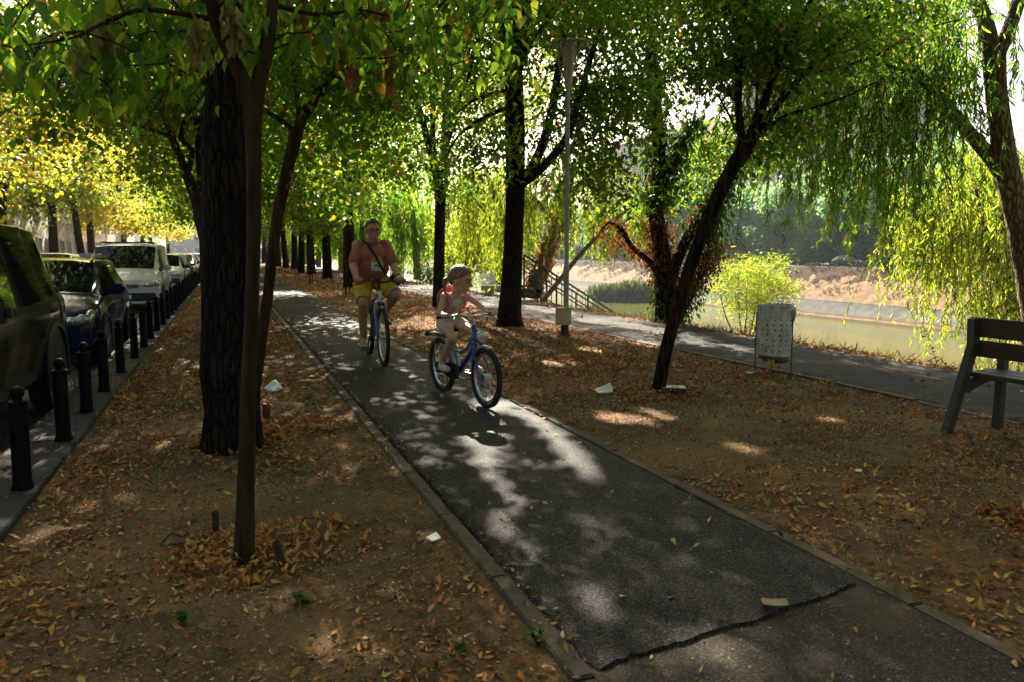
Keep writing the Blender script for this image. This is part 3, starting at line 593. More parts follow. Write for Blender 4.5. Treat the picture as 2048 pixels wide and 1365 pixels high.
# ---------------------------------------------------------------- riverside trees
def wrap_leaves(P, R, n, size, r, off=.04, T=TB):
    i = r.integers(0, len(P), n); a = r.normal(size=(n, 3)); a = unit(a); Q = P[i]+a*(R[i][:, None]+off*r.uniform(.1, 1.6, n)[:, None])+r.normal(0, .03, (n, 3))
    return leaves(Q, size, T, 1.4, r, dirs=a*.5+np.array((0, 0, -1.0))[None])
r8 = np.random.default_rng(81)
S8 = [(px((1333, 652, 14.6), (1332, 600, 14.6), (1328, 560, 14.6), (1322, 500, 14.6), (1312, 420, 14.6), (1318, 330, 14.6), (1312, 220, 14.6), (1302, 90, 14.6), (1300, -60, 14.7)), (.26, .20, .19, .17, .14, .13, .12, .09, .04)),
      (px((1326, 560, 14.6), (1300, 525, 14.5), (1262, 492, 14.4), (1240, 455, 14.3), (1218, 444, 14.3), (1196, 470, 14.3)), (.09, .06, .05, .042, .03, .01)),
      (px((1336, 570, 14.6), (1366, 490, 14.6), (1405, 430, 14.7), (1450, 375, 14.8), (1510, 300, 14.9), (1580, 240, 15), (1650, 190, 15.2)), (.13, .11, .10, .11, .115, .09, .04)),
      (px((1348, 640, 14.5), (1385, 570, 14.5), (1412, 500, 14.6), (1432, 430, 14.7), (1448, 360, 14.8)), (.15, .13, .12, .10, .05)), (px((1312, 400, 14.6), (1350, 320, 14.4), (1390, 240, 14.2)), (.06, .045, .02))]
t8 = make_tree('ivy_tree', 'ivy-clad riverside tree with rusty dead creeper on its limbs', 'tree', S8,
    [(A(1300, 60, 14.6), (1.3, 1.8, 1.5), 56), (A(1280, 220, 14.6), (.7, 1.2, .9), 30), (A(1420, 60, 14.8), (1.2, 1.6, 1.0), 40), ((7.2, 14.5, 7.0), (2.2, 2.8, 1.3), 110), (A(1180, 330, 14.4), (.4, .8, .35), 12), (A(1400, 330, 14.5), (.6, .9, .6), 26), (A(1520, 290, 14.9), (.7, .8, .4), 22), (A(1310, 380, 14.5), (.3, .5, .5), 12)], BARK_D, L_DEEP, .125, 48, .32, seed=18, step=.12, roughness=.05, sides=14)
def wrapped(ks, n, size, r, sel, off, stems=S8):
    V = []; F = []; m = 0
    for k in ks:
        P, R = spline(stems[k][0], stems[k][1], .05); q = sel(P) if sel else np.ones(len(P), bool); P = P[q]; R = R[q]
        if len(P) < 2: continue
        v, f = wrap_leaves(P, R, n, size, r, off); V.append(v); F.append(f+m); m += len(v)
    return np.concatenate(V), np.concatenate(F)
b8 = np.array(S8[0][0][0])
v, f = wrapped([0], 3000, .085, r8, lambda P: (P[:, 2] < .95) | (P[:, 2] > 2.4), .09)
va, fa = wrapped([3], 2600, .085, r8, None, .16); vb, fb = wrapped([2, 4], 1500, .085, r8, lambda P: P[:, 2] > 1.6, .14); link('ivy', np_mesh('ivy', np.concatenate([v, va, vb])-b8, np.concatenate([f, fa+len(v), fb+len(v)+len(va)])), L_IVY, t8)
v1, f1 = wrapped([0], 1500, .06, r8, lambda P: (P[:, 2] > .6) & (P[:, 2] < 2.8), .13); v2, f2 = wrapped([1, 2], 800, .06, r8, lambda P: P[:, 2] < 2.6, .10)
P = np.concatenate([blob(A(1430, 520, 14.2), (.36, .4, .42), 24, r8), blob(A(1375, 560, 14.2), (.3, .3, .3), 14, r8), blob(A(1320, 470, 14.5), (.22, .3, .5), 26, r8), blob(A(1232, 490, 14.3), (.1, .2, .3), 8, r8)]); P = np.repeat(P, 26, 0)+r8.normal(0, .11, (len(P)*26, 3)); v3, f3 = leaves(P, .06, TB, 1.2, r8)
link('dead_creeper', np_mesh('dead_creeper', np.concatenate([v1, v2, v3])-b8, np.concatenate([f1, f2+len(v1), f3+len(v1)+len(v2)])), L_VINE, t8)
def willow(name, label, stems, hangs, leafm, seed, size=.10, gap=.03, bark=None, blobs=(), per=60, group=None, **kw):
    """hangs: (pixel x, pixel y, depth, spread x, spread y(depth), spread z, number, shortest, longest)"""
    r = np.random.default_rng(seed); tb = Tubes(); st = []; ln = []
    for (x, y, D, sx, sy, sz, n, l0, l1) in hangs:
        c = A(x, y, D); o = r.normal(0, 1, (n, 3))*.55
        st += list(c[None]+o[:, 0:1]*sx*RT[None]+o[:, 1:2]*sy*FH[None]+o[:, 2:3]*np.array((0, 0, sz))[None]); ln += list(r.uniform(l0, l1, n))
    V, F = strands(np.array(st), ln, r, size, gap, tb=tb)
    root = make_tree(name, label, 'tree', stems, blobs, bark or BARK_W, leafm, size, per, .25, TW, .9, seed=seed, extra=[(V, F)], group=group, roughness=.05, **kw)
    base = np.array(root.location); tb.build('hanging_rods', BARK_M, root, base)
    return root
willow('weeping_willow', 'big willow at right edge, forked pale trunk and long curtain of green leaves', [
    (px((2100, 790, 9.2), (2085, 690, 9.2), (2062, 560, 9.2), (2040, 450, 9.2), (2015, 350, 9.2), (2003, 270, 9.2), (1992, 180, 9.2), (1988, 100, 9.2)), (.24, .18, .155, .14, .135, .12, .115, .13)),
    (px((1986, 115, 9.2), (1972, 50, 9.2), (1945, -20, 9.3), (1900, -150, 9.5)), (.09, .085, .075, .04)), (px((1992, 115, 9.2), (2012, 75, 9.2), (2035, 10, 9.2), (2075, -120, 9.2)), (.085, .08, .075, .04)),
    (px((2018, 370, 9.2), (1985, 320, 9.3), (1935, 262, 9.4), (1880, 195, 9.6), (1820, 130, 9.9), (1760, 60, 10.2), (1690, -10, 10.5)), (.10, .085, .075, .068, .06, .05, .03)), (px((1880, 195, 9.6), (1800, 140, 9.3), (1700, 110, 9.2)), (.03, .02, .008))],
    [(1700, 40, 10, 1.1, 1.2, .5, 84, .8, 2.4), (1820, 130, 9.6, .6, 1.0, .35, 90, .9, 2.2), (1600, 160, 10.6, .6, 1.0, .4, 60, .8, 2.0), (1740, 250, 10, .5, .8, .25, 22, .8, 1.7), (1870, -10, 9.5, .7, 1.0, .35, 60, .5, 1.6), (1560, 40, 10.6, .9, 1.0, .4, 56, .7, 1.8), (1925, 120, 9.3, .25, .4, .3, 18, .4, 1.0)], L_WIL, 19, .105, .022, step=.08, near=True, sides=24, bark=BARK_Y)
willow('weeping_willow', 'smaller yellow-green willow behind the bench, growing from the water side', [
    (px((2110, 800, 12.5), (2060, 690, 12.5), (2010, 585, 12.5), (1990, 535, 12.5), (1975, 500, 12.5)), (.14, .11, .10, .095, .09)), (px((1980, 510, 12.5), (1965, 460, 12.5), (1958, 410, 12.6), (1945, 350, 12.7)), (.055, .045, .035, .015)), (px((1982, 515, 12.5), (2000, 460, 12.5), (2012, 400, 12.5), (2040, 340, 12.6)), (.055, .045, .035, .015)), (px((1978, 505, 12.5), (1925, 470, 12.3), (1880, 460, 12.2)), (.04, .03, .01))],
    [(1900, 390, 12.3, .9, 1.0, .45, 120, .7, 1.9), (2010, 420, 12.6, .8, 1.0, .5, 110, .8, 2.3), (1990, 590, 12.2, .6, .6, .3, 50, .6, 1.2), (1850, 450, 12.2, .35, .6, .25, 30, .5, 1.3), (2040, 300, 13, .8, 1, .4, 60, .7, 1.6), (2000, 700, 11.5, .35, .4, .12, 14, .4, .7), (1950, 300, 13.5, .7, .9, .4, 40, .7, 1.5)], L_WYE, 20, .10, .022, step=.1)
W10 = [(px((1058, 600, 23.6), (1070, 570, 23.6), (1088, 520, 23.6), (1105, 470, 23.6), (1124, 428, 23.6), (1135, 360, 23.8), (1120, 290, 24)), (.30, .26, .24, .22, .2, .14, .05)), (px((1115, 450, 23.6), (1060, 390, 23.2), (1000, 350, 23)), (.10, .07, .03)), (px((1130, 400, 23.6), (1180, 350, 23.6), (1230, 330, 23.8)), (.10, .07, .03))]
t10 = willow('weeping_willow', 'creeper-red leaning trunk hung with yellow strands, behind the stair railing', W10,
    [(1075, 360, 23.4, 1.2, 1.6, .7, 90, 1.0, 2.6), (1190, 350, 23.6, 1.0, 1.5, .6, 80, 1.0, 2.6), (1130, 300, 24, 1.2, 1.5, .6, 60, 1, 2), (1010, 380, 23, .5, 1, .5, 40, 1.2, 2.8)], L_WYE, 21, .16, .04, step=.2, blobs=[((8.4, 25, 6.6), (2.8, 3.2, 1.4), 110), ((7.8, 20, 6.8), (2.0, 2.6, 1.1), 70)], per=110)
v, f = wrapped([0], 1500, .12, r8, lambda P: P[:, 2] < 3.2, .08, W10); link('dead_creeper', np_mesh('dead_creeper', v-np.array(W10[0][0][0]), f), L_BRN, t10)
willow('weeping_willow', 'bare slanting pole-like trunk crossing behind the lamp post', [(px((1082, 606, 21.6), (1120, 560, 21.6), (1160, 510, 21.6), (1200, 468, 21.6), (1240, 432, 21.6), (1290, 400, 21.8)), (.08, .07, .065, .06, .05, .02))],
    [(1225, 440, 21.6, .7, .8, .2, 36, .5, 1.5), (1275, 405, 21.8, .6, .8, .3, 36, .6, 1.4)], L_WYE, 22, .15, .04, step=.2)
willow('weeping_willow', 'yellow willow with an orange creeper-covered stem behind the tall straight trunk', [(px((1002, 585, 29), (1003, 520, 29), (1000, 450, 29), (985, 380, 29), (968, 330, 29)), (.22, .18, .16, .13, .05)), (px((1002, 470, 29), (950, 400, 28.5), (900, 370, 28)), (.08, .06, .03))],
    [(975, 340, 29, 1.3, 1.6, .7, 90, 1.5, 3.6), (915, 400, 28.4, .9, 1.4, .6, 60, 1.0, 2.4), (1040, 400, 29, .8, 1.2, .7, 50, 1.2, 3.0)], L_WYE, 23, .2, .05, step=.25)
willow('weeping_willow', 'feathery willow drooping to the walk just right of the man', [(px((835, 560, 38), (832, 500, 38), (825, 430, 38), (815, 370, 38)), (.2, .17, .14, .05))],
    [(815, 400, 38, 1.2, 1.5, .7, 110, 1.4, 3.6), (845, 450, 38, .5, 1, .5, 40, 1.0, 2.4), (780, 380, 39, .9, 1.2, .6, 40, 1, 2.5)], L_WIL, 24, .24, .05, step=.3)
willow('weeping_willow', 'distant pale willow over the walk behind the man', [(px((800, 548, 60), (800, 480, 60), (790, 400, 60)), (.3, .25, .1))],
    [(800, 360, 60, 2.2, 2.5, 1.2, 90, 2, 6), (760, 400, 58, 1.5, 1.5, 1, 50, 2, 5), (850, 420, 62, 1.5, 1.5, 1, 50, 2, 4)], L_WIL, 25, .36, .09, step=.5)
willow('weeping_willow', 'far yellow willow by the water left of the tall straight trunk', [(px((940, 556, 48), (938, 480, 48), (930, 400, 48)), (.3, .25, .1))],
    [(930, 360, 48, 2.0, 2.2, 1, 90, 2, 5), (890, 390, 47, 1.4, 1.5, .8, 50, 2, 4), (980, 380, 48, 1.4, 1.5, .8, 50, 2, 4)], L_WYE, 26, .30, .075, step=.5)
wsrc = [o for o in COL.objects if o.get('label') == 'feathery willow drooping to the walk just right of the man'][0]
for k, (x, y, s) in enumerate(((9.0, 52, 1.15), (9.3, 66, 1.3), (9.0, 80, 1.4), (9.4, 98, 1.5), (9.0, 120, 1.6), (10.5, 145, 1.8))):
    o = copy_tree(wsrc); o.location = (x, y, -.2); o.rotation_euler.z = 1.3*k+1; o.scale = (s, s, s*.95); tag(o, 'willow along the far stretch of the walk, seen between the dark trunks', 'tree', 'willows along the far stretch of the walk')
# low bushes down by the water
def bush(name, label, c, rad, K, leafm, size, per, sig, seed, T=TB, stems=5, group=None, base=None, cat='bush', droop=.3):
    r = np.random.default_rng(seed); c = np.array(c); b = c-np.array((0, 0, rad[2])) if base is None else np.array(base)
    S = []
    for k in range(stems):
        e = c+r.normal(0, .45, 3)*np.array(rad); S.append(([b+r.normal(0, .06, 3)*np.array((1, 1, 0)), b*.5+e*.5+r.normal(0, .1, 3)*np.array(rad), e], (.022, .015, .006)))
    return make_tree(name, label, cat, S, [(c, rad, K)], BARK_M, leafm, size, per, sig, T, droop, group, False, seed, step=.2, base=b, thick=.5)
bush('willow_bush', 'bright yellow-green willow bush at the waterside, between the ivy tree and the bin', A(1508, 578, 19), (.98, 1.2, .98), 150, L_WYE, .11, 60, .17, 31, TW, base=A(1490, 705, 19))
bush('willow_bush', 'pale sunlit bush beside the walk, seen behind the girl', A(935, 490, 34), (1.6, 1.8, 1.4), 90, L_WYE, .17, 60, .3, 32)
bush('willow_bush', 'low light-green bush by the water left of the stone bench', A(900, 555, 36), (1.5, 1.5, .55), 50, L_FRESH, .15, 60, .25, 33)
for k, (x, y, w, h) in enumerate(((1222, 578, 1.7, 1.0), (1262, 575, 1.7, 1.2), (1303, 580, 1.0, .9))):
    c = G(x, 603, -5.5); r = np.random.default_rng(40+k); n = 900; P = c[None]+r.normal(0, .62, (n, 3))*np.array((w, w*.5, 0)); P[:, 2] = -5.5
    D = np.stack([r.normal(0, .25, n), r.normal(0, .25, n), np.ones(n)], 1); V, F = leaves(P, 2.0*h, TW, 0, r, dirs=D)
    o = link('reed_clump', np_mesh('reed_clump', V-np.array((c[0], c[1], -5.5)), F), L_REED); o.location = (c[0], c[1], -5.5)
    tag(o, ('dark green reed clump in the shallows, leftmost of three', 'tall middle reed clump in the shallows', 'small reed clump right beside the ivy tree')[k], 'reeds', 'reed clumps along the far water edge')
# ---------------------------------------------------------------- saplings on stakes along the path
for k, (x, y, top, lab) in enumerate(((692, 590, 400, 'feathery fresh-green sapling on a thin stake beside the man'), (620, 568, 420, 'thin staked sapling, second from the man'), (572, 548, 430, 'spindly far sapling beside the path, third from the man'), (560, 545, 440, 'farthest spindly sapling beside the path'))):
    g = G(x, y); D = g[0]*FH[0]+g[1]*FH[1]; t = A(x-3, top, D)
    R_ = make_tree('staked_sapling', lab, 'sapling', [([g, g*.5+t*.5, t], (.03, .024, .015))], [(t+np.array((0, 0, .1)), (.8, .8, .42), 40)] if k == 0 else [(t+np.array((0, 0, .5)), (.8, .8, .8), 36)], BARK_S, L_FRESH if k == 0 else L_MID, .12, 60, .16, TW if k == 0 else TB, .5, 'saplings along the cycle path', True, 60+k, step=.3, thick=.5)
    mb = MB(); mb.tube([(.12, 0, 0), (.1, 0, 2.1)], .018, 6); mb.build('stake', BARK_M, R_)
# ---------------------------------------------------------------- rows of street trees (one shape, many trees)
def proto(name, leafm, bark, h, cr, K, size, per, sig, seed, lean=.3, trunk=.16, low=.24):
    r = np.random.default_rng(seed); top = np.array((lean*r.normal(), lean*r.normal(), h*.55)); S = [([np.zeros(3), top*np.array((.5, .5, .5)), top], (trunk*1.35, trunk, trunk*.8))]
    for k in range(5):
        a = k*1.257+r.uniform(-.4, .4); e = np.array((math.cos(a)*cr*.55, math.sin(a)*cr*.55, h*r.uniform(.68, .9))); s = top*r.uniform(.75, 1); S.append(([s, s*.5+e*.5+np.array((0, 0, -.2)), e], (trunk*.5, trunk*.35, trunk*.12)))
    B = [((0, 0, h*.72), (cr*.85, cr*.85, h*.26), K//2)]
    for k in range(6):
        a = r.uniform(0, 6.28); B.append(((math.cos(a)*cr*.6, math.sin(a)*cr*.6, h*r.uniform(low+.12, .85)), (cr*.5, cr*.5, h*.13), K//12))
    return make_tree(name, None, None, S, B, bark, leafm, size, per, sig, TQ, .7, None, False, seed, step=.3, base=(0, 0, 0), sides=10)
def plant(p, first, x, y, z, rz, s, label, cat='tree', group=None):
    o = p if first else copy_tree(p)
    o.location = (x, y, z); o.rotation_euler = (0, 0, rz); o.scale = (s, s, s*random.uniform(.93, 1.08)); tag(o, label, cat, group)
    return o
pr = proto('lime_tree', L_DEEP, BARK_D, 9.5, 4.3, 190, .15, 130, .42, 71, trunk=.2)
pb = proto('lime_tree', L_MID, BARK_D, 9.0, 4.1, 180, .15, 130, .42, 72, trunk=.19)
g_ = 'dark trees in the row along the walk'
for k, (x, y, s, lab) in enumerate(((4.51, 29.7, 1.0, 'dark leaning tree directly behind the man, trunk by his shoulder'), (4.91, 39.8, 1.05, 'dark forked tree in the row, left of the man and second behind him'), (4.9, 47.5, 1.0, 'dark tree with green shoots at its foot, farther down the row'), (4.6, 51, .95, 'straight dark tree, one of the far pair in the row'), (5.1, 62, 1.05, 'leaning dark tree near the far walkers'),
                                    (4.9, 68, 1.1, None), (4.9, 78, 1.1, None), (4.9, 90, 1.1, None), (4.9, 108, 1.15, None), (2.9, 120, 1.1, None), (6.2, 128, 1.2, None), (1.2, 140, 1.2, None), (8.5, 150, 1.2, None), (4.5, 165, 1.3, None), (9.2, 84, .9, None), (9.5, 60, .9, None), (9.2, 112, 1.0, None))):
    plant(pr if k % 2 == 0 else pb, k < 2, x, y, 0, 1.3*k, s, lab or 'hazy dark trunk at the far end of the tree row', group=g_)
for k, (x, y, s) in enumerate(((-.2, 13.5, .82), (-.1, 20.5, .95), (.2, 28, 1.0), (0, 37, 1.0), (.1, 48, 1.05), (0, 62, 1.1), (.1, 80, 1.15))):
    plant(pb if k % 2 else pr, False, x, y, 0, 2.1*k+.5, s, 'leafy tree in the strip between bollards and cycle path, mostly hidden by the stout trunk', group='trees in the strip by the bollards')
for k, (x, y, s) in enumerate(((5.2, 1.0, .9), (-.3, -3.5, 1.0), (4.9, -6, 1.05), (.1, -11, 1.0), (5.1, -13, 1.0), (-8.2, 8, 1.0), (-8.3, -2, 1.05), (-8.2, -12, 1.05), (9.6, -2.5, .95), (9.3, 1.6, .8))):
    plant(pr if k % 2 else pb, False, x, y, 0, 1.1*k+.9, s, 'avenue tree standing beside or behind the camera, out of the picture', group='avenue trees outside the picture')
py_ = proto('yellow_street_tree', L_YEL, BARK_M, 10.0, 4.2, 190, .17, 85, .42, 73, trunk=.2, low=.2)
py2 = proto('yellow_street_tree', L_YGR, BARK_M, 10.5, 4.4, 170, .17, 85, .42, 74, trunk=.2, low=.2)
for k, (y, s, lab) in enumerate(((19, .9, 'bright yellow street tree over the big dark car at the left edge'), (27, 1.0, 'yellow-green street tree second along the far pavement'), (36, .95, 'yellow street tree third along the far pavement, above the navy car'), (45, 1.0, 'greener street tree above the white van'), (52, 1.0, None), (59, 1.05, None), (73, 1.1, None), (88, 1.1, None), (106, 1.2, None), (130, 1.2, None))):
    plant(py_ if k % 2 == 0 else py2, k < 2, -8.3+.3*math.sin(k*2.1), y, -.1, 1.7*k, s, lab or 'yellowing street tree far down the opposite pavement', group='street trees across the road')
pf = proto('far_tree', L_FAR, BARK_M, 13.0, 5.6, 170, .42, 60, .75, 75, trunk=.28, low=.1)
pf2 = proto('far_tree', L_FAR, BARK_M, 11.0, 5.0, 150, .42, 60, .75, 76, trunk=.25, low=.1)
fx = [(75.5, 30), (76.5, 40), (74.5, 51), (77.5, 60), (75.5, 71), (78.5, 81), (75.5, 92), (77.5, 104), (76.5, 117), (78.5, 132), (75.5, 148), (78.5, 166), (77.5, 188), (74.5, 35), (75.5, 45.5), (74.0, 57), (75.5, 65), (74.5, 76), (74.0, 87), (75.5, 98), (74.5, 111), (75.5, 124), (74.5, 140), (74.5, 157), (75.5, 178), (75.5, 200), (82.5, 25), (85.5, 37), (85.5, 47), (86.5, 57), (86.5, 66), (87.5, 76), (87.5, 87), (85.5, 110), (87.5, 138), (89.5, 170), (71, 215), (74, 245), (72, 280), (64, 300), (58, 262), (50, 285), (43, 258), (36, 300), (29, 268), (22, 255), (16, 290), (12, 235), (54, 330), (40, 340), (25, 330), (12, 330)]
for k, (x, y) in enumerate(fx):
    plant(pf if k % 2 == 0 else pf2, k < 2, x+1.2*math.sin(k*3.3), y, -.45, 1.9*k, 1.0+.18*math.sin(k*1.7), 'hazy blue-green tree on the far side of the river', group='trees beyond the river')
# ================================================================== STREET: bollards, cars, buildings
IRON = mat('black_iron', (.0035, .004, .0045), (.007, .008, .009), 12, .6, spec=.12, bump=.08, bscale=60)
def bollard_mesh():
    mb = MB(); h = .60
    mb.lathe([(.056, .03), (.056, .05), (.050, .06), (.047, .09), (.0455, h-.10), (.0455, h-.085), (.050, h-.083), (.052, h-.076), (.050, h-.069), (.026, h-.062), (.022, h-.05)], 24)
    post = mb
    ball = MB(); ball.ell((0, 0, h-.022), (.036, .036, .038), nu=20, nv=12)
    return post, ball
pm, bm_ = bollard_mesh()
b0 = empty('bollard'); pm.build('post', IRON, b0); bm_.build('ball_top', IRON, b0, smooth=True)
BY = [4.78, 5.97, 6.98, 7.98, 9.17, 10.4, 11.55, 12.69, 13.95, 15.1, 16.3, 17.5, 18.7, 19.9, 21.1, 22.3, 23.5, 24.7, 25.9, 27.1, 28.3]+[29.5+1.2*k for k in range(26)]
bl = ['black bollard nearest the camera at the left edge, beside the dark car\'s sill', 'second black bollard from the left edge, in front of the dark car\'s rear door', 'third black bollard from the left edge, before the dark car\'s rear wheel', 'fourth black bollard from the left edge, just past the dark car\'s tail', 'fifth black bollard from the left edge, in front of the navy car\'s bumper', 'sixth black bollard from the left edge, below the navy car\'s headlight', 'seventh black bollard from the left edge, beside the navy car\'s front wheel', 'eighth black bollard from the left edge, beside the navy car\'s door', 'ninth black bollard from the left edge, beside the navy car\'s rear door']
for k, y in enumerate(BY):
    o = b0 if k == 0 else copy_tree(b0)
    o.location = (-1.12+random.uniform(-.012, .012), y, .004); o.rotation_euler = (random.uniform(-.012, .012), random.uniform(-.012, .012), 0)
    tag(o, bl[k] if k < len(bl) else ('black ball-topped bollard in the tight row near the white van' if k < 18 else 'tiny black bollard in the merging far end of the row'), 'bollard', 'ball-topped bollards along the kerb')
GLASS = mat('car_glass', (.006, .008, .008), (.010, .012, .012), 3, .03, spec=.45)
TYRE = mat('car_tyre', (.012, .012, .012), (.02, .02, .02), 20, .85)
RIM = mat('alloy_rim', (.30, .30, .31), (.38, .38, .39), 14, .35, .8)
TRIM = mat('black_trim', (.012, .012, .013), (.02, .02, .021), 20, .6)
LAMPG = mat('headlight_lens', (.26, .27, .26), (.42, .42, .40), 26, .12, .35, coat=.6)
CHROME = mat('bright_metal', (.55, .55, .55), (.66, .66, .66), 12, .22, 1.0)
PLATE = mat('number_plate', (.62, .62, .60), (.72, .72, .70), 20, .5)
REDL = mat('red_lens', (.35, .02, .015), (.45, .03, .02), 15, .2, coat=.5)
def paint(n, c): return mat('paint_'+n, c, tuple(x*.85 for x in c), 2.0, .12, .0, coat=.15, spec=.12)
def build_car(label, col, st, W, zb, wheels, wr, x0, y0, name='parked_car', cat='car', roof_rails=False, rack=False, group='cars parked along the kerb', flip=False, lampz=.62, grille=True, mirror=True, wallglass=True, mirror_y=None, mirror_z=None, cladding=False, far=False, plate='', lightcol=None):
    """st: stations front to back (y, half width, belt z, roof z, roof half width, kind) kind: h hood, w windscreen ends here, c cabin glass, p pillar, r rear glass, t tail"""
    root = empty(name, (x0, y0, -.125), PI if flip else 0, label, cat, group); rings = []
    for (y, w, bz, rz, rw, kd) in st:
        hood = rz-bz < .12; t = .86
        P = [(0, zb), (w*.86, zb), (w*.97, zb+.10), (w, zb+(bz-zb)*.55), (w*.985, bz-.06), (w*.95, bz)]
        if hood: P += [(w*.90, bz+(rz-bz)*.35), (w*.78, bz+(rz-bz)*.7), (w*.42, rz-.008), (0, rz)]
        else: P += [(w*.95+(rw-w*.95)*t, bz+(rz-.05-bz)*t), (rw, rz-.045), (rw*.55, rz-.006), (0, rz)]
        rings.append([(p[0], y, p[1]) for p in P])
    parts = {}
    def face(part, *v): parts.setdefault(part, MB()).add(v, [tuple(range(len(v)))])
    nwin = 0
    for i in range(len(st)-1):
        a, b = rings[i], rings[i+1]; kd = st[i+1][5]
        for j in range(len(a)-1):
            if j == 5 and kd in 'wcr' and (st[i+1][3]-st[i+1][2] > .12 or st[i][3]-st[i][2] > .12): part = 'side_window%d' % i if kd == 'c' else ('quarter_window%d' % i)
            elif j >= 7 and kd == 'w': part = 'windscreen'
            elif j >= 7 and kd == 'r': part = 'rear_window'
            elif j < 2 and cladding: part = 'sill_cladding'
            else: part = 'body'
            for s in (1, -1):
                q = [(s*p[0], p[1], p[2]) for p in (a[j], a[j+1], b[j+1], b[j])]
                face(part if part[-1].isalpha() else part+('l' if s > 0 else 'r'), *(q if s > 0 else q[::-1]))
    for R_, rev in ((rings[0], False), (rings[-1], True)):
        pl = R_+[(-p[0], p[1], p[2]) for p in R_[-2:0:-1]]; face('body', *(pl if rev else pl[::-1]))
    PM = paint(*col)
    for pn, mb in parts.items():
        me = mb.mesh('m', False); bm = bmesh.new(); bm.from_mesh(me); bmesh.ops.remove_doubles(bm, verts=bm.verts[:], dist=.0005); bmesh.ops.recalc_face_normals(bm, faces=bm.faces[:]); bm.to_mesh(me); bm.free()
        nm = 'side_window' if pn.startswith('side_w') else 'quarter_window' if pn.startswith('quarter') else pn
        o = link(nm, me, PM if nm == 'body' else TRIM if nm == 'sill_cladding' else GLASS, root)
        try: me.set_sharp_from_angle(angle=math.radians(32))
        except Exception: pass
        if nm == 'body' and not far:
            md = o.modifiers.new('bev', 'BEVEL'); md.width = .018; md.segments = 2; md.limit_method = 'ANGLE'; md.angle_limit = math.radians(25)
    for y in wheels:
        for s in (1, -1):
            M_ = Matrix.Rotation(PI/2*s, 3, 'Y'); w = W/2
            t = MB(); t.lathe([(wr*.60, -.10), (wr*.93, -.10), (wr, -.07), (wr, .06), (wr*.93, .10), (wr*.62, .10)], 28, (s*(w-.09), y, wr), M_)
            to = t.build('wheel', TYRE, root)
            r = MB(); r.lathe([(wr*.64, .03), (wr*.64, .095), (wr*.56, .085), (wr*.16, .095), (.01, .10)], 20, (s*(w-.085), y, wr), M_); r.build('rim', RIM, to)
            if not far:
                for k in range(5):
                    a = k*2*PI/5; hole = MB(); hole.ell((s*(w+.006), y+math.cos(a)*wr*.38, wr+math.sin(a)*wr*.38), (.012, wr*.13, wr*.13), nu=8, nv=6); hole.build('rim_opening', TRIM, to)
            ar = MB(); pts = [(s*(w+.004), y+math.cos(a)*wr*1.17, wr+math.sin(a)*wr*1.17) for a in np.linspace(-.25, PI+.25, 16)]
            ar.tube(pts, .028, 6); ar.build('wheel_arch', TRIM, root)
            lin = MB(); lin.lathe([(wr*1.15, -.03), (wr*1.15, .002)], 24, (s*(w+.0), y, wr), M_); lin.build('arch_liner', TRIM, root)
    f = st[1]; fw = f[1]
    bp = MB(); bp.box((0, -.005, zb+.16), (fw*1.86, .09, .20), bev=.03); bp.build('front_bumper', TRIM if cladding or far else PM, root)
    if grille:
        g = MB()
        for k in range(3): g.box((0, st[0][0]-.004, lampz-.07+k*.035), (fw*.95, .03, .018))
        g.build('grille', TRIM, root)
    np_ = MB(); np_.box((0, -.058, zb+.17), (.46, .012, .10), bev=.004); po = np_.build('number_plate', PLATE, root)
    for s in (1, -1):
        yl_ = st[0][0]; h = MB(); h.ell((s*fw*.74, yl_+.015, lampz-.005), (fw*.23, .045, .058)); h.ell((s*fw*.90, yl_+.06, lampz+.015), (.075, .075, .07)); h.ell((s*fw*.985, yl_+.20, lampz+.045), (.055, .20, .075), Matrix.Rotation(.22, 3, 'X'))
        if far: ho = h.build('headlight', LAMPG, root, smooth=True)
        else: ho = link('headlight', remeshed(h, .012, 3), LAMPG, root)
        for (bx_, by_, bz_) in ((.74, -.015, -.003), (.95, .03, .015)): bl_ = MB(); bl_.ell((s*fw*bx_, yl_+by_, lampz+bz_), (.042, .03, .042)); bl_.build('lamp_bowl', CHROME, ho)
        if mirror:
            my = mirror_y or st[4][0]; mz = mirror_z or st[4][2]+.05
            m_ = MB(); m_.box((s*(W/2+.10), my, mz), (.19, .11, .14), bev=.035); m_.box((s*(W/2-.01), my+.01, mz-.04), (.10, .05, .04), bev=.01); mo = m_.build('wing_mirror', TRIM if far else PM, root)
        tl = MB(); yb = st[-1][0]; tl.box((s*st[-2][1]*.84, yb-.02, st[-1][2]-.10), (.16, .10, .26), bev=.03); tl.build('tail_light', REDL, root)
    cab = [q for q in st if q[3]-q[2] > .3]
    for s in (1, -1):
        for q in [q for q in cab if q[5] == 'p'][:2]:
            d = MB(); d.box((s*(q[1]+.004), q[0]+.16, q[2]-.12), (.03, .17, .028), bev=.01); d.build('door_handle', TRIM if far else PM, root)
        if roof_rails:
            a, b = cab[0], cab[-1]; rr_ = MB(); rr_.tube([(s*a[4]*.93, a[0]+.05, a[3]-.02), (s*a[4]*.93, a[0]+.25, a[3]+.055), (s*a[4]*.93, (a[0]+b[0])/2, a[3]+.065), (s*b[4]*.93, b[0]-.3, b[3]+.055), (s*b[4]*.93, b[0]-.1, b[3]-.02)], .022, 8); rr_.build('roof_rail', CHROME, root)
    if rack:
        k_ = MB()
        for yy_ in (cab[0][0]+.35, cab[0][0]+1.3): k_.tube([(-.66, yy_, cab[0][3]-.03), (-.62, yy_, cab[0][3]+.08), (.62, yy_, cab[0][3]+.08), (.66, yy_, cab[0][3]-.03)], .022, 6)
        k_.build('roof_rack', TRIM, root)
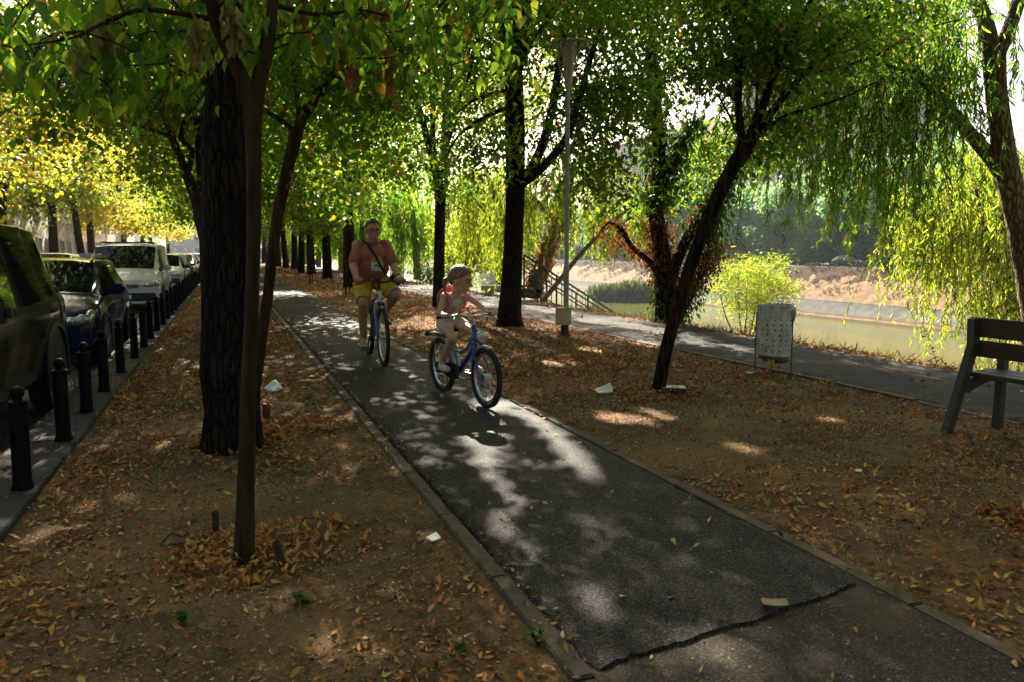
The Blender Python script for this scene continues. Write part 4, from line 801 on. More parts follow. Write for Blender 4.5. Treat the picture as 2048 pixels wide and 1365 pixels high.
    if not far:
        wp = MB(); q = [s for s in st if s[5] == 'w'][0]; i = st.index(q); c0 = st[i-1]
        for xx in (-.45, .12): wp.tube([(xx, c0[0]+.03, c0[3]+.03), (xx+.50, c0[0]+.10, c0[3]+.09)], .010, 5)
        wp.build('wiper', TRIM, root)
    return root
def hatch(L, W, H, zbelt=.86, hood=.82, hl=.95, raked=1.0, rear=.5):
    w = W/2
    return [(0, w*.80, .58, .62, w*.5, 'h'), (.07, w*.90, .66, .70, w*.5, 'h'), (.35, w*.98, hood-.08, hood-.03, w*.5, 'h'), (hl*.75, w, zbelt-.03, hood+.05, w*.5, 'h'), (hl, w, zbelt, zbelt+.09, w*.8, 'h'), (hl+.70*raked, w, zbelt+.01, H-.03, w*.74, 'w'),
            (hl+.95*raked, w, zbelt+.01, H, w*.75, 'c'), (hl+1.5, w, zbelt+.015, H, w*.755, 'c'), (hl+1.58, w, zbelt+.015, H, w*.755, 'p'), (hl+2.25, w, zbelt+.03, H-.015, w*.75, 'c'), (hl+2.32, w, zbelt+.03, H-.02, w*.75, 'p'), (L-rear-.15, w*.985, zbelt+.05, H-.05, w*.73, 'c'), (L-rear, w*.98, zbelt+.05, H-.07, w*.72, 'p'), (L-.12, w*.93, zbelt+.02, zbelt+.11, w*.7, 'r'), (L, w*.86, .60, .64, w*.5, 't')]
# dark off-roader at the left edge, nose towards the camera
suv = [(0, .80, .72, .80, .5, 'h'), (.08, .88, .84, .90, .5, 'h'), (.4, .93, .95, 1.0, .5, 'h'), (1.0, .94, 1.0, 1.06, .5, 'h'), (1.25, .94, 1.02, 1.12, .7, 'h'), (1.85, .94, 1.03, 1.70, .74, 'w'), (2.1, .94, 1.03, 1.74, .75, 'c'), (2.75, .94, 1.03, 1.75, .76, 'c'), (2.85, .94, 1.03, 1.75, .76, 'p'), (3.6, .94, 1.04, 1.75, .755, 'c'), (3.74, .94, 1.05, 1.745, .75, 'p'), (4.15, .935, 1.07, 1.73, .74, 'c'), (4.30, .93, 1.08, 1.70, .72, 'p'), (4.68, .90, 1.06, 1.18, .72, 'r'), (4.78, .84, .72, .76, .5, 't')]
build_car('big dark olive-black off-roader cut off by the left edge, nearest parked car', ('olive_black', (.020, .022, .018)), suv, 1.88, .30, (.9, 3.86), .37, -2.46, 4.22, mirror_y=1.55, mirror_z=1.08, cladding=True)
build_car('navy blue hatchback with silver roof rails and big almond headlight, second in the row', ('navy', (.012, .020, .042)), hatch(4.1, 1.74, 1.40, .87, .84, 1.0), 1.74, .22, (.78, 3.3), .30, -2.40, 10.55, roof_rails=True, lampz=.63, mirror_y=1.25, mirror_z=.97)
van = [(0, .74, .66, .70, .5, 'h'), (.07, .83, .74, .80, .5, 'h'), (.3, .87, .86, .92, .5, 'h'), (.72, .88, .95, 1.02, .5, 'h'), (.9, .88, .98, 1.08, .7, 'h'), (1.5, .88, 1.0, 1.66, .72, 'w'), (1.75, .88, 1.0, 1.71, .74, 'c'), (2.35, .88, 1.0, 1.73, .75, 'c'), (2.5, .88, 1.0, 1.73, .75, 'p'), (3.3, .88, 1.0, 1.73, .75, 'p'), (4.2, .88, 1.0, 1.71, .75, 'p'), (4.3, .86, 1.0, 1.66, .73, 'p'), (4.36, .83, .7, .74, .6, 't')]
build_car('white delivery van with a black roof rack, third vehicle in the row', ('white', (.62, .62, .60)), van, 1.76, .22, (.85, 3.45), .30, -2.42, 20.6, name='delivery_van', cat='van', rack=True, lampz=.68, cladding=True, mirror_y=1.25, mirror_z=1.08)
cars = [('silver', (.45, .46, .47), 32, 'silver car parked right behind the white van'), ('midgrey', (.12, .13, .14), 38.5, 'dark grey car parked behind the silver one'), ('white', (.62, .62, .60), 45, 'white car small in the far part of the row'), ('black', (.02, .02, .022), 51.5, None), ('silver', (.45, .46, .47), 58, None), ('white', (.62, .62, .60), 66, None)]
for nme, c, y, lab in cars: build_car(lab or 'tiny parked car at the vanishing end of the row', (nme, c), hatch(4.0, 1.7, 1.42), 1.7, .22, (.75, 3.2), .29, -2.40, y, far=True)
for nme, c, y, lab in (('beige', (.35, .33, .28), 31, 'pale car across the road, only its roof above the navy car'), ('black', (.02, .02, .022), 37.5, 'dark car across the road, roof showing above the navy car'), ('darkred', (.10, .02, .02), 44, 'dark red car across the road beside the white van'), ('silver', (.45, .46, .47), 52, 'silver car across the road glimpsed beside the van')):
    build_car(lab, (nme, c), hatch(4.0, 1.7, 1.46), 1.7, .22, (.75, 3.2), .29, -6.1, y, far=True, group='cars parked across the road')
for c, y, lab, x in ((('black', (.02, .02, .022)), 66.0, 'dark saloon on the far bank road behind a thin trunk', 68.4), (('blue', (.02, .05, .16)), 56.0, 'blue hatchback on the far bank road, right of the dark saloon', 69.0), (('white', (.62, .62, .60)), 47.0, 'white car on the far bank road half hidden by willow leaves', 69.0)):
    o = build_car(lab, c, hatch(4.4, 1.76, 1.42, hl=1.15, rear=.9), 1.76, .2, (.8, 3.5), .31, x, y, far=True, group='cars across the river'); o.location.z = -.33; o.scale = (1.0, 1.05, 1.0)
HEDGE = [bush('hedge_bush', 'dark hedge bush behind the far bank road', (76, 40, .9), (2.6, 3.4, 1.5), 90, L_FAR, .3, 60, .4, 97, stems=3)] if 'bush' in globals() else []
for y in list(range(25, 190, 7)):
    o = copy_tree(HEDGE[0]); o.location = (75.5+random.uniform(-1, 1), y, -.5); o.rotation_euler.z = y*1.3; s = random.uniform(.9, 1.35); o.scale = (s, s, s); tag(o, 'dark hedge bush behind the far bank road', 'bush', 'hedge along the far bank road')
HEDGE[0]['group'] = 'hedge along the far bank road'
# ---- buildings
PLAST = mat('pale_plaster', (.46, .42, .35), (.56, .52, .45), .5, .9, bump=.2, bscale=12)
PINK = mat('pinkish_plaster', (.50, .36, .29), (.58, .43, .35), .5, .9, bump=.2, bscale=12)
CONC = mat('panel_concrete', (.42, .38, .32), (.55, .51, .44), .35, .9, bump=.2, bscale=8)
WFR = mat('window_frame', (.5, .5, .48), (.6, .6, .57), 4, .6)
WGL = mat('window_glass', (.02, .025, .028), (.05, .055, .06), .6, .08, spec=.8)
ROOF = mat('roof_sheet', (.16, .09, .07), (.22, .13, .10), 2, .8)
def building(name, label, cat, x0, x1, y0, y1, z0, h, m, axis, floors, bay, win=(1.1, 1.5), side=1, balcony=False):
    """axis 'x': the front with windows faces along x (side gives which way), windows repeat along y"""
    root = empty(name, ((x0+x1)/2, (y0+y1)/2, z0), 0, label, cat); w, d = x1-x0, y1-y0
    mb = MB(); mb.box((0, 0, h/2), (w, d, h)); mb.build('wall', m, root)
    rf = MB(); rf.box((0, 0, h+.2), (w+.6, d+.6, .4)); rf.build('roof', ROOF, root)
    L = d if axis == 'x' else w; nb = max(1, int(L/bay)); fh = h/floors; cnt = 0
    for f in range(floors):
        for k in range(nb):
            u = -L/2+(k+.5)*L/nb; z = (f+.52)*fh; cnt += 1
            if cnt > 96: break
            fr = MB(); gl = MB(); n = side*(w/2 if axis == 'x' else d/2)
            def bx(mb, c, s):
                if axis == 'x': mb.box((n+side*c[1], u+c[0], z+c[2]), (s[1], s[0], s[2]))
                else: mb.box((u+c[0], n+side*c[1], z+c[2]), s)
            ww, wh = win
            for (c, s) in (((0, .03, wh/2), (ww+.16, .10, .09)), ((0, .05, -wh/2), (ww+.24, .16, .09)), ((-ww/2, .03, 0), (.09, .10, wh-.09)), ((ww/2, .03, 0), (.09, .10, wh-.09)), ((0, .025, 0), (.06, .07, wh-.09))): bx(fr, c, s)
            bx(gl, (0, .004, 0), (ww-.06, .02, wh-.06))
            fo = fr.build('window', WFR, root, fix=False); gl.build('pane', WGL, fo, fix=False)
            if balcony and k % 2 == 0 and f > 0:
                bb = MB(); bx(bb, (0, .65, -wh/2-.35), (ww*2.1, 1.2, .14)); bx(bb, (0, 1.22, -wh/2+.2), (ww*2.1, .06, .96)); bb.build('balcony', m, root, fix=False)
    return root
building('town_house', 'pale plastered house across the road behind the yellow trees', 'building', -20, -11.5, 22, 62, -.1, 13, PLAST, 'x', 4, 2.6)
building('town_house', 'pinkish house farther up the road behind the street trees', 'building', -20, -11.3, 63, 105, -.1, 15.5, PINK, 'x', 5, 2.8)
building('town_house', 'cream house at the far end of the parked row', 'building', -20, -11.5, 106, 180, -.1, 14, PLAST, 'x', 4, 3.2)
building('apartment_block', 'bright pale block closing the view at the end of the road', 'building', -20, 2.5, 230, 245, -.1, 22, PLAST, 'y', 6, 2.6, side=-1)
building('apartment_block', 'tall beige balcony block beyond the river, behind the willow', 'building', 96, 112, 92, 128, -.4, 44, CONC, 'x', 13, 5.0, win=(1.9, 1.6), side=-1, balcony=True)
building('apartment_block', 'long pale block beyond the river, glimpsed through the willow curtain', 'building', 100, 116, 142, 190, -.4, 30, CONC, 'x', 9, 4.5, win=(1.9, 1.6), side=-1, balcony=True)
MB().add([(-7.2, -30, -.02), (-7.2, 420, -.02), (-12, 420, -.02), (-12, -30, -.02)], [(3, 2, 1, 0)])
tag(MB().box((-9.4, 190, -.07), (4.4, 460, .12)).build('pavement', KERBM), kind='structure')
# ---- bridge far down the river
br = empty('bridge', (36, 168, 0), 0, 'pale concrete bridge over the river far behind the cyclists', 'bridge')
CB = mat('bridge_concrete', (.50, .48, .44), (.60, .58, .54), .6, .9)
m_ = MB(); m_.box((0, 0, .6), (60, 9, 1.2)); m_.build('deck', CB, br)
m_ = MB(); m_.box((0, -4.45, 1.75), (60, .12, 1.1)); m_.build('parapet', CB, br)
for xx in (-22, 0, 22): m_ = MB(); m_.box((xx, 0, -3.0), (1.8, 7, 6.0)); m_.build('pier', CB, br)
o = build_car('white van crossing the far bridge behind the cyclists', ('white', (.62, .62, .60)), van, 1.76, .22, (.85, 3.45), .30, 24, 164.6, name='delivery_van', cat='van', far=True, group='cars across the river'); o.location.z = 1.2; o.rotation_euler.z = PI/2; o.scale = (1.3, 1.3, 1.25)
# ================================================================== PARK FURNITURE AND LITTER
POLE = mat('grey_pole_paint', (.24, .26, .25), (.33, .34, .32), 7, .5, .2, bump=.1)
BEIGE = mat('beige_box_paint', (.42, .36, .22), (.52, .45, .29), 8, .6, stretch=(6, 6, .6))
STUMP = mat('tarred_stump', (.035, .022, .016), (.08, .05, .035), 14, .9, stretch=(4, 4, .5), bump=.6)
LBODY = mat('lamp_housing', (.34, .30, .23), (.44, .39, .30), 9, .5)
LGL = mat('lamp_brim', (.42, .42, .40), (.56, .56, .53), 8, .15, spec=.7); LGL.node_tree.nodes['Principled BSDF'].inputs['Transmission Weight'].default_value = .7
def lamp(name, label, at, s, group='lamp posts along the walk', full=True):
    r = empty(name, tuple(at), 0, label, 'street lamp', group)
    m = MB(); m.lathe([(.075, -.02), (.070, .04), (.062, .20), (.066, .235)], 14, (-.012, 0, 0)); m.build('stump', STUMP, r)
    m = MB(); m.box((-.045, -.015, .335), (.20, .19, .26), bev=.01); b = m.build('fuse_box', BEIGE, r)
    m = MB(); m.box((-.045, -.015, .472), (.225, .215, .018), bev=.004); m.build('box_lid', BEIGE, b)
    m = MB(); m.lathe([(.042, .44), (.042, 1.0), (.047, 1.02), (.047, 1.12), (.038, 1.14), (.036, 2.6), (.034, 3.93)], 16, (.022, .03, 0)); m.build('pole', POLE, r)
    c = (.03, .03, 0)
    m = MB(); m.lathe([(.045, 3.90), (.058, 3.94), (.062, 3.96), (.088, 4.28), (.096, 4.33), (.100, 4.36), (.102, 4.50), (.104, 4.53)], 20, c); m.build('housing', LBODY, r)
    for k in range(4):
        m = MB(); m.lathe([(.103, 4.37+k*.037), (.112, 4.376+k*.037), (.112, 4.388+k*.037), (.103, 4.394+k*.037)], 20, c); m.build('louvre', LBODY, r)
    for a in (.4, 2.5, 4.6): m = MB(); m.tube([(c[0]+math.cos(a)*.07, c[1]+math.sin(a)*.07, 4.05), (c[0]+math.cos(a)*.15, c[1]+math.sin(a)*.15, 4.22), (c[0]+math.cos(a)*.17, c[1]+math.sin(a)*.17, 4.53)], .012, 6); m.build('bracket', LBODY, r)
    m = MB(); m.lathe([(.10, 4.535), (.33, 4.528), (.335, 4.532), (.33, 4.540), (.10, 4.56), (.095, 4.60), (.03, 4.625)], 32, c); m.build('brim', LGL, r)
    return r
lp = lamp('street_lamp', 'grey park lamp with a beige fuse box on its stump and a broad brim', (5.06, 10.9, 0), 1)
for k, (x, y) in enumerate(((4.9, 32), (4.9, 54))):
    o = copy_tree(lp); o.location = (x, y, 0); tag(o, ('distant park lamp behind the man, its box by the dark leaning trunk', 'farthest park lamp, a thin pale pole among the dark trunks')[k], 'street lamp', 'lamp posts along the walk')
# ---- perforated bin
GALV = mat('stained_galvanised', (.38, .37, .34), (.62, .61, .58), 7, .65, .1, stretch=(3, 3, .8), bump=.15, bscale=30, detail=10)
RUST = mat('rusty_rod', (.07, .04, .025), (.13, .09, .06), 20, .8, .3)
HOLE = mat('dark_hole', (.012, .011, .010), (.02, .018, .016), 20, .9)
bn = empty('litter_bin', (5.64, 6.68, 0), 0, 'dented grey perforated metal bin on thin legs by the walk', 'litter bin')
R = .184; m = MB()
V = []; F = []; n = 48; zz = [.225, .23, .30, .45, .60, .74, .768, .775]
for i, z in enumerate(zz):
    for k in range(n):
        a = 2*PI*k/n; r = R*(1+(.012*math.sin(3*a+z*9)+.010*math.sin(5*a-z*14)))*(1.02 if i >= 6 else 1); V.append((r*math.cos(a), r*math.sin(a), z+.006*math.sin(a*2+1)))
for i in range(len(zz)-1):
    for k in range(n): F.append((i*n+k, i*n+(k+1) % n, (i+1)*n+(k+1) % n, (i+1)*n+k))
q = len(V)
for i, z in enumerate(zz[::-1]):
    for k in range(n): p = V[(len(zz)-1-i)*n+k]; V.append((p[0]*.975, p[1]*.975, p[2]+(.001 if i == 0 else 0)))
for k in range(n): F.append(((len(zz)-1)*n+k, (len(zz)-1)*n+(k+1) % n, q+(k+1) % n, q+k))
for i in range(len(zz)-1):
    for k in range(n): F.append((q+i*n+k, q+i*n+(k+1) % n, q+(i+1)*n+(k+1) % n, q+(i+1)*n+k))
F.append(tuple(q+(len(zz)-1)*n+k for k in range(n)))
m.add(V, F); dr = m.build('drum', GALV, bn)
m = MB(); m.tube([(R*1.03*math.cos(a), R*1.03*math.sin(a), .772+.006*math.sin(a*2+1)) for a in np.linspace(0, 2*PI, 40, endpoint=False)], .009, 6, closed=True); m.build('rim', GALV, bn)
m = MB(); vd = math.atan2(-6.68, -5.64)
for row in range(7):
    for col in range(9):
        if random.random() < .12: continue
        a = vd-1.5+col*.375+random.uniform(-.04, .04); z = .29+row*.055+random.uniform(-.006, .006); rr_ = random.uniform(.006, .011)
        c = Vector((R*1.006*math.cos(a), R*1.006*math.sin(a), z)); M_ = Matrix.Rotation(a, 3, 'Z'); m = MB(); m.ell(c, (.006, rr_*1.0, rr_), M_, 8, 6); m.build('perforation', HOLE, bn)
for a in (vd+1.45, vd-1.45, vd+PI):
    m = MB(); m.tube([(R*1.04*math.cos(a), R*1.04*math.sin(a), -.02), (R*1.04*math.cos(a), R*1.04*math.sin(a), .45), (R*1.035*math.cos(a), R*1.035*math.sin(a), .70)], .0065, 6); m.build('leg', RUST, bn)
m = MB(); m.tube([(0, 0, -.02), (0, 0, .10), (.0, .0, .2)], .010, 6); m.build('stem', RUST, bn)
BAG = mat('brown_bag', (.075, .05, .03), (.16, .11, .06), 9, .6, bump=.8, bscale=18)
YST = mat('yellow_plastic', (.42, .28, .05), (.55, .38, .08), 12, .5)
m = MB(); m.ell((0, 0, .215), (.165, .165, .075)); m.ell((math.cos(vd)*.03+.05, math.sin(vd)*.05-.03, .18), (.10, .10, .05)); bg = link('bin_liner', remeshed(m, .012, 4), BAG, bn)
def fac(da, z, k=1.02): return (R*k*math.cos(vd+da), R*k*math.sin(vd+da), z)
for P in ([fac(-.55, .315, 1.03), fac(-.40, .33, 1.05), fac(-.22, .35, 1.03)], [fac(-.2, .33, 1.03), fac(-.08, .29, 1.05), fac(.02, .27, 1.04)], [fac(-.3, .20, .75), fac(-.35, .13, .8), fac(-.45, .06, .7)], [fac(.0, .20, .75), fac(.05, .12, .78), fac(.08, .075, .7)], [fac(-.22, .19, .7), fac(-.25, .10, .72)]):
    m = MB(); m.tube(P, [.013]*len(P), 5); m.build('torn_strip', YST, bn)
CLING = mat('cloudy_film', (.48, .47, .43), (.60, .59, .55), 10, .25)
m = MB(); m.tube([fac(-1.2, .66, 1.03), fac(-.5, .675, 1.035), fac(.2, .69, 1.04), fac(1.0, .735, 1.05), fac(1.35, .74, 1.10)], [.004, .006, .006, .012, .02], 6); m.tube([fac(1.3, .74, 1.10), fac(1.38, .67, 1.14), fac(1.36, .60, 1.10)], [.022, .016, .004], 6); m.build('film_wrap', CLING, bn)
# ---- bench (seen from behind, at the right edge)
STEEL = mat('green_grey_steel', (.036, .040, .034), (.060, .064, .054), 10, .6, .05)
SLAT = mat('dark_stained_wood', (.030, .018, .013), (.055, .034, .024), 5, .5, stretch=(6, .5, 6), bump=.25, bscale=30)
be = empty('park_bench', (5.3, 3.1, 0), 0, 'dark slatted bench with grey-green steel frame at the right edge, seen from behind', 'bench')
for yy_ in (4.0, 2.25):
    y = yy_-3.1; t = .028
    m = MB(); m.prism([(-.315, 0), (-.255, 0), (-.035, .66), (-.055, .86), (-.115, .86), (-.105, .66)], 1, y-t, y+t); m.build('back_leg', STEEL, be)
    m = MB(); m.prism([(.225, 0), (.285, 0), (.285, .40), (.295, .63), (.24, .63), (.232, .40)], 1, y-t, y+t); m.build('front_leg', STEEL, be)
    m = MB(); m.prism([(-.165, .31), (-.11, .30), (0, .345), (.1, .375), (.232, .375), (.232, .42), (.03, .42), (-.125, .385)], 1, y-t*.8, y+t*.8); m.build('seat_support', STEEL, be)
    m = MB(); m.prism([(-.08, .60), (.25, .60), (.30, .63), (.25, .655), (-.06, .655)], 1, y-t*.7, y+t*.7); m.build('armrest', STEEL, be)
for k, (x, z, d) in enumerate(((-.075, .795, .145), (-.062, .635, .125))):
    m = MB(); m.box((x+.035, .02, z), (.035, 1.86, d), bev=.006, M=Matrix.Rotation(-.10, 3, 'Y')); m.build('back_slat', SLAT, be)
for x in (-.03, .095, .22): m = MB(); m.box((x, .02, .44), (.115, 1.86, .034), bev=.006); m.build('seat_slat', SLAT, be)
# ---- stone bench, plank bench, stair railing by the river
STONE = mat('weathered_stone', (.36, .31, .26), (.52, .46, .39), 5, .9, bump=.4)
sb = empty('stone_bench', (8.25, 22.5, 0), .08, 'low sunlit stone slab bench behind the tall straight trunk', 'bench')
m = MB(); m.box((0, 0, .235), (1.35, .5, .15), bev=.02); m.build('slab', STONE, sb)
for x in (-.48, .48): m = MB(); m.box((x, 0, .08), (.16, .36, .17), bev=.01); m.build('support', STONE, sb)
pbn = empty('plank_bench', (8.75, 21.4, 0), .1, 'small dark plank bench beside the top of the stair railing', 'bench')
m = MB(); m.box((0, 0, .25), (.8, .32, .05), bev=.008); m.build('seat', SLAT, pbn)
for x in (-.32, .3): m = MB(); m.box((x, 0, .11), (.06, .28, .24)); m.build('leg', IRON, pbn)
GREENI = mat('dark_green_iron', (.014, .020, .016), (.025, .032, .026), 14, .6)
def railing(y, x0, label):
    r = empty('stair_railing', (x0, y, 0), 0, label, 'railing', 'stair railings down to the river'); sl_ = -.594; L = 7.2
    for dz, nm, rad in ((1.28, 'handrail', .028), (.95, 'middle_rail', .020), (.42, 'bottom_rail', .020)):
        m = MB(); m.tube([(0, 0, dz), (L, 0, dz+sl_*L)], rad, 8); m.build(nm, GREENI, r)
    for x in np.arange(0, L, 1.02): m = MB(); m.tube([(x, 0, sl_*x-.1), (x, 0, 1.28+sl_*x)], .026, 6); m.build('post', GREENI, r)
    for x in np.arange(.17, L, .17): m = MB(); m.tube([(x, 0, sl_*x+.43), (x, 0, 1.27+sl_*x)], .0075, 5); m.build('baluster', GREENI, r)
railing(20.0, 7.97, 'dark iron stair railing dropping to the water, nearer of the two')
railing(21.6, 8.35, 'dark iron stair railing dropping to the water, partly hidden by the nearer one')
m = MB()
for k in range(24): m.box((8.25+k*.29, 20.8, -.09-k*.172), (.34, 1.4, .17))
tag(m.build('river_steps', STONE), kind='structure')
# ---- small things lying about
PAPER = mat('white_paper', (.60, .59, .56), (.70, .69, .66), 8, .7)
def crumple(name, label, cat, at, w, h, m, seed, rz=0, up=.35, n=9):
    r = np.random.default_rng(seed); u = np.linspace(-.5, .5, n); U, Vv = np.meshgrid(u, u)
    Z = .12*snoise(U*w*30, Vv*h*30, .5, seed, 6)*max(w, h)*.35; Z = Z-Z.min()+.004+up*h*(Vv+.5)*np.clip(.6+U, 0, 1)
    P = np.stack([U*w*(1-.25*np.abs(Vv)), Vv*h*(1-.3*U), Z], -1).reshape(-1, 3); i = np.arange(n-1)[:, None]*n+np.arange(n-1)[None]
    o = link(name, np_mesh(name, P, np.stack([i, i+1, i+1+n, i+n], -1).reshape(-1, 4)), m); o.location = tuple(at); o.rotation_euler.z = rz
    s = o.modifiers.new('s', 'SOLIDIFY'); s.thickness = .003
    return tag(o, label, cat)
crumple('paper_bag', 'flattened white paper bag on the dirt between the girl and the slender dark tree', 'paper bag', G(1208, 787)+np.array((0, 0, .012)), .17, .13, PAPER, 3, -.25, .55)
crumple('plastic_bag', 'crumpled white plastic bag on the leaves right of the stout trunk', 'plastic bag', G(547, 783)+np.array((0, 0, .01)), .15, .14, PAPER, 4, .5, .6)
crumple('paper_scrap', 'small white paper slip on the dirt right of the cycle path', 'paper', G(1717, 945)+np.array((0, 0, .006)), .085, .035, PAPER, 5, .6, .05)
crumple('plastic_scrap', 'greenish plastic scrap on the ground left of the bin', 'plastic scrap', G(1502, 749)+np.array((0, 0, .01)), .14, .07, mat('green_plastic', (.06, .12, .10), (.12, .2, .17), 9, .4), 6, .2, .5)
crumple('cardboard_scrap', 'tan piece of cardboard on the edge of the new asphalt', 'cardboard', G(1548, 1228)+np.array((0, 0, .04)), .10, .05, mat('tan_cardboard', (.28, .18, .11), (.38, .26, .17), 10, .8), 7, -.5, .1)
crumple('paper_scrap', 'white scrap on the sunlit earth by the path edging, near the sapling', 'paper', G(868, 1082)+np.array((0, 0, .008)), .06, .05, PAPER, 8, .3, .3)
bx = empty('black_box', tuple(G(1347, 786)), -.5, 'flat black plastic box with a silvery lid lying against the slender dark tree', 'box')
m = MB(); m.box((0, 0, .028), (.25, .17, .05), bev=.01); m.build('shell', TRIM, bx)
m = MB(); m.box((0, .003, .056), (.225, .145, .010), bev=.003); m.build('lid', mat('brushed_lid', (.28, .28, .27), (.42, .42, .40), 12, .35, .6), bx)
m = MB(); m.tube([(-.12, -.02, .03), (-.20, -.06, .02), (-.30, -.05, .012), (-.42, -.08, .01)], .004, 5); m.build('cord', PAPER, bx)
PIPE = mat('rusty_pipe', (.050, .026, .022), (.095, .05, .038), 16, .75, .2, bump=.4)
def stub(label, p, r, h, tilt, rz, seed):
    o = empty('pipe_stub', tuple(p), rz, label, 'pipe', 'pipe stubs around the sapling'); o.rotation_euler = (tilt, 0, rz); o.location.z = .0
    m = MB(); m.lathe([(r, -.03), (r*1.02, h*.5), (r, h), (r*.78, h), (r*.75, h-.03), (r*.7, h-.032)], 16); m.build('pipe', PIPE, o)
stub('rusty pipe stub standing upright behind-left of the sapling', G(432, 1062), .017, .095, -.05, 0, 1)
stub('rusty pipe stub tilted over, right of the sapling foot', G(566, 1133), .019, .115, .05, .3, 2)
bpy.data.objects['pipe_stub.001'].rotation_euler = (.02, -.22, 0)
cn = empty('drink_can', tuple(G(533, 836)), 0, 'dull red drink can standing in leaves right of the stout trunk', 'can')
m = MB(); m.lathe([(.026, .0), (.031, .008), (.031, .105), (.025, .118)], 18); m.build('can_body', mat('dull_red_can', (.16, .045, .035), (.22, .07, .05), 12, .45, .3), cn)
cs = empty('broken_bracket', tuple(G(345, 1092)), .1, 'dark bent metal bracket lying in the dirt left of the sapling', 'scrap metal')
m = MB(); m.tube([(-.045, .02, .01), (-.05, -.01, .012), (.05, -.02, .012), (.055, -.012, .012)], .006, 6); m.build('bar', GREENI, cs)
m = MB(); m.tube([(-.045, .02, .015), (0, .035, .05), (.045, .015, .03)], .005, 6); m.build('hoop', GREENI, cs)
# a lone twig plant on the river edge, and weeds
def weed(label, at, h, n, seed, size, cat='weed', name='weed', lean=(0, 0), m=L_MID, T=TB):
    r = np.random.default_rng(seed); rt = empty(name, tuple(at), 0, label, cat); tb = Tubes(); Q = []; D = []
    for k in range(n):
        a = r.uniform(0, 6.28); e = np.array((math.cos(a)*h*.55+lean[0], math.sin(a)*h*.55+lean[1], h*r.uniform(.6, 1))) if n > 1 else np.array((lean[0], lean[1], h))
        P = np.array([(0, 0, 0), e*.5+np.array((0, 0, h*.12)), e]); tb.add(P, (.004, .003, .0015), 5)
        for t in np.linspace(.15, 1, 7 if n > 1 else 12): p = P[0]*(1-t)**2+2*P[1]*t*(1-t)+P[2]*t*t; Q.append(p); b = r.uniform(0, 6.28); D.append((math.cos(b), math.sin(b), .1))
    tb.build('stem', BARK_M, rt, (0, 0, 0)); V, F = leaves(np.array(Q), size, T, 0, r, dirs=np.array(D)); link('foliage', np_mesh('foliage', V, F), m, rt)
weed('thin leafy shoot leaning left at the water edge beside the bench', G(1876, 735), .42, 1, 91, .055, 'plant', 'shoot', (-.16, .1), L_IVY)
weed('small green weed on the earth left of the path edging, bottom of the picture', G(1075, 1285), .045, 9, 92, .026)
weed('tiny green weed at the bottom, left of the larger weed', G(917, 1305), .035, 4, 93, .025)
weed('low weed below the leaf heap of the sapling, in the dirt', G(365, 1245), .035, 5, 94, .03)
weed('pale low weed on the sunlit earth right of the sapling', G(605, 1205), .045, 6, 95, .035)
# ================================================================== BICYCLES AND RIDERS (local frame: x forward, y left, z up, origin under the rear hub)
RUB = mat('bicycle_tyre', (.012, .012, .012), (.022, .022, .021), 30, .85)
ALU = mat('bright_alloy', (.50, .50, .50), (.62, .62, .61), 18, .28, .9)
BLK = mat('black_plastic', (.010, .010, .011), (.020, .020, .021), 20, .45)
BLUE = mat('blue_enamel', (.010, .030, .22), (.014, .042, .27), 6, .25, coat=.8)
LBLUE = mat('pale_blue_enamel', (.10, .20, .33), (.13, .25, .40), 6, .25, coat=.8)
SILV = mat('silver_enamel', (.42, .43, .44), (.52, .53, .54), 6, .3, .5, coat=.5)
ORNG = mat('orange_reflector', (.75, .17, .02), (.85, .22, .03), 40, .25, coat=.6)
CLEAR = mat('lamp_glass', (.55, .56, .58), (.68, .68, .70), 14, .08, .4, coat=.8)
def bar(parent, name, m, pts, rad, n=10, caps=True): b = MB(); b.tube(pts, rad, n, caps); return b.build(name, m, parent)
def cyl(parent, name, m, c, r, w, n=24): b = MB(); b.lathe([(r*.96, -w/2), (r, -w/2*.8), (r, w/2*.8), (r*.96, w/2)], n, c, Matrix.Rotation(PI/2, 3, 'X')); return b.build(name, m, parent)
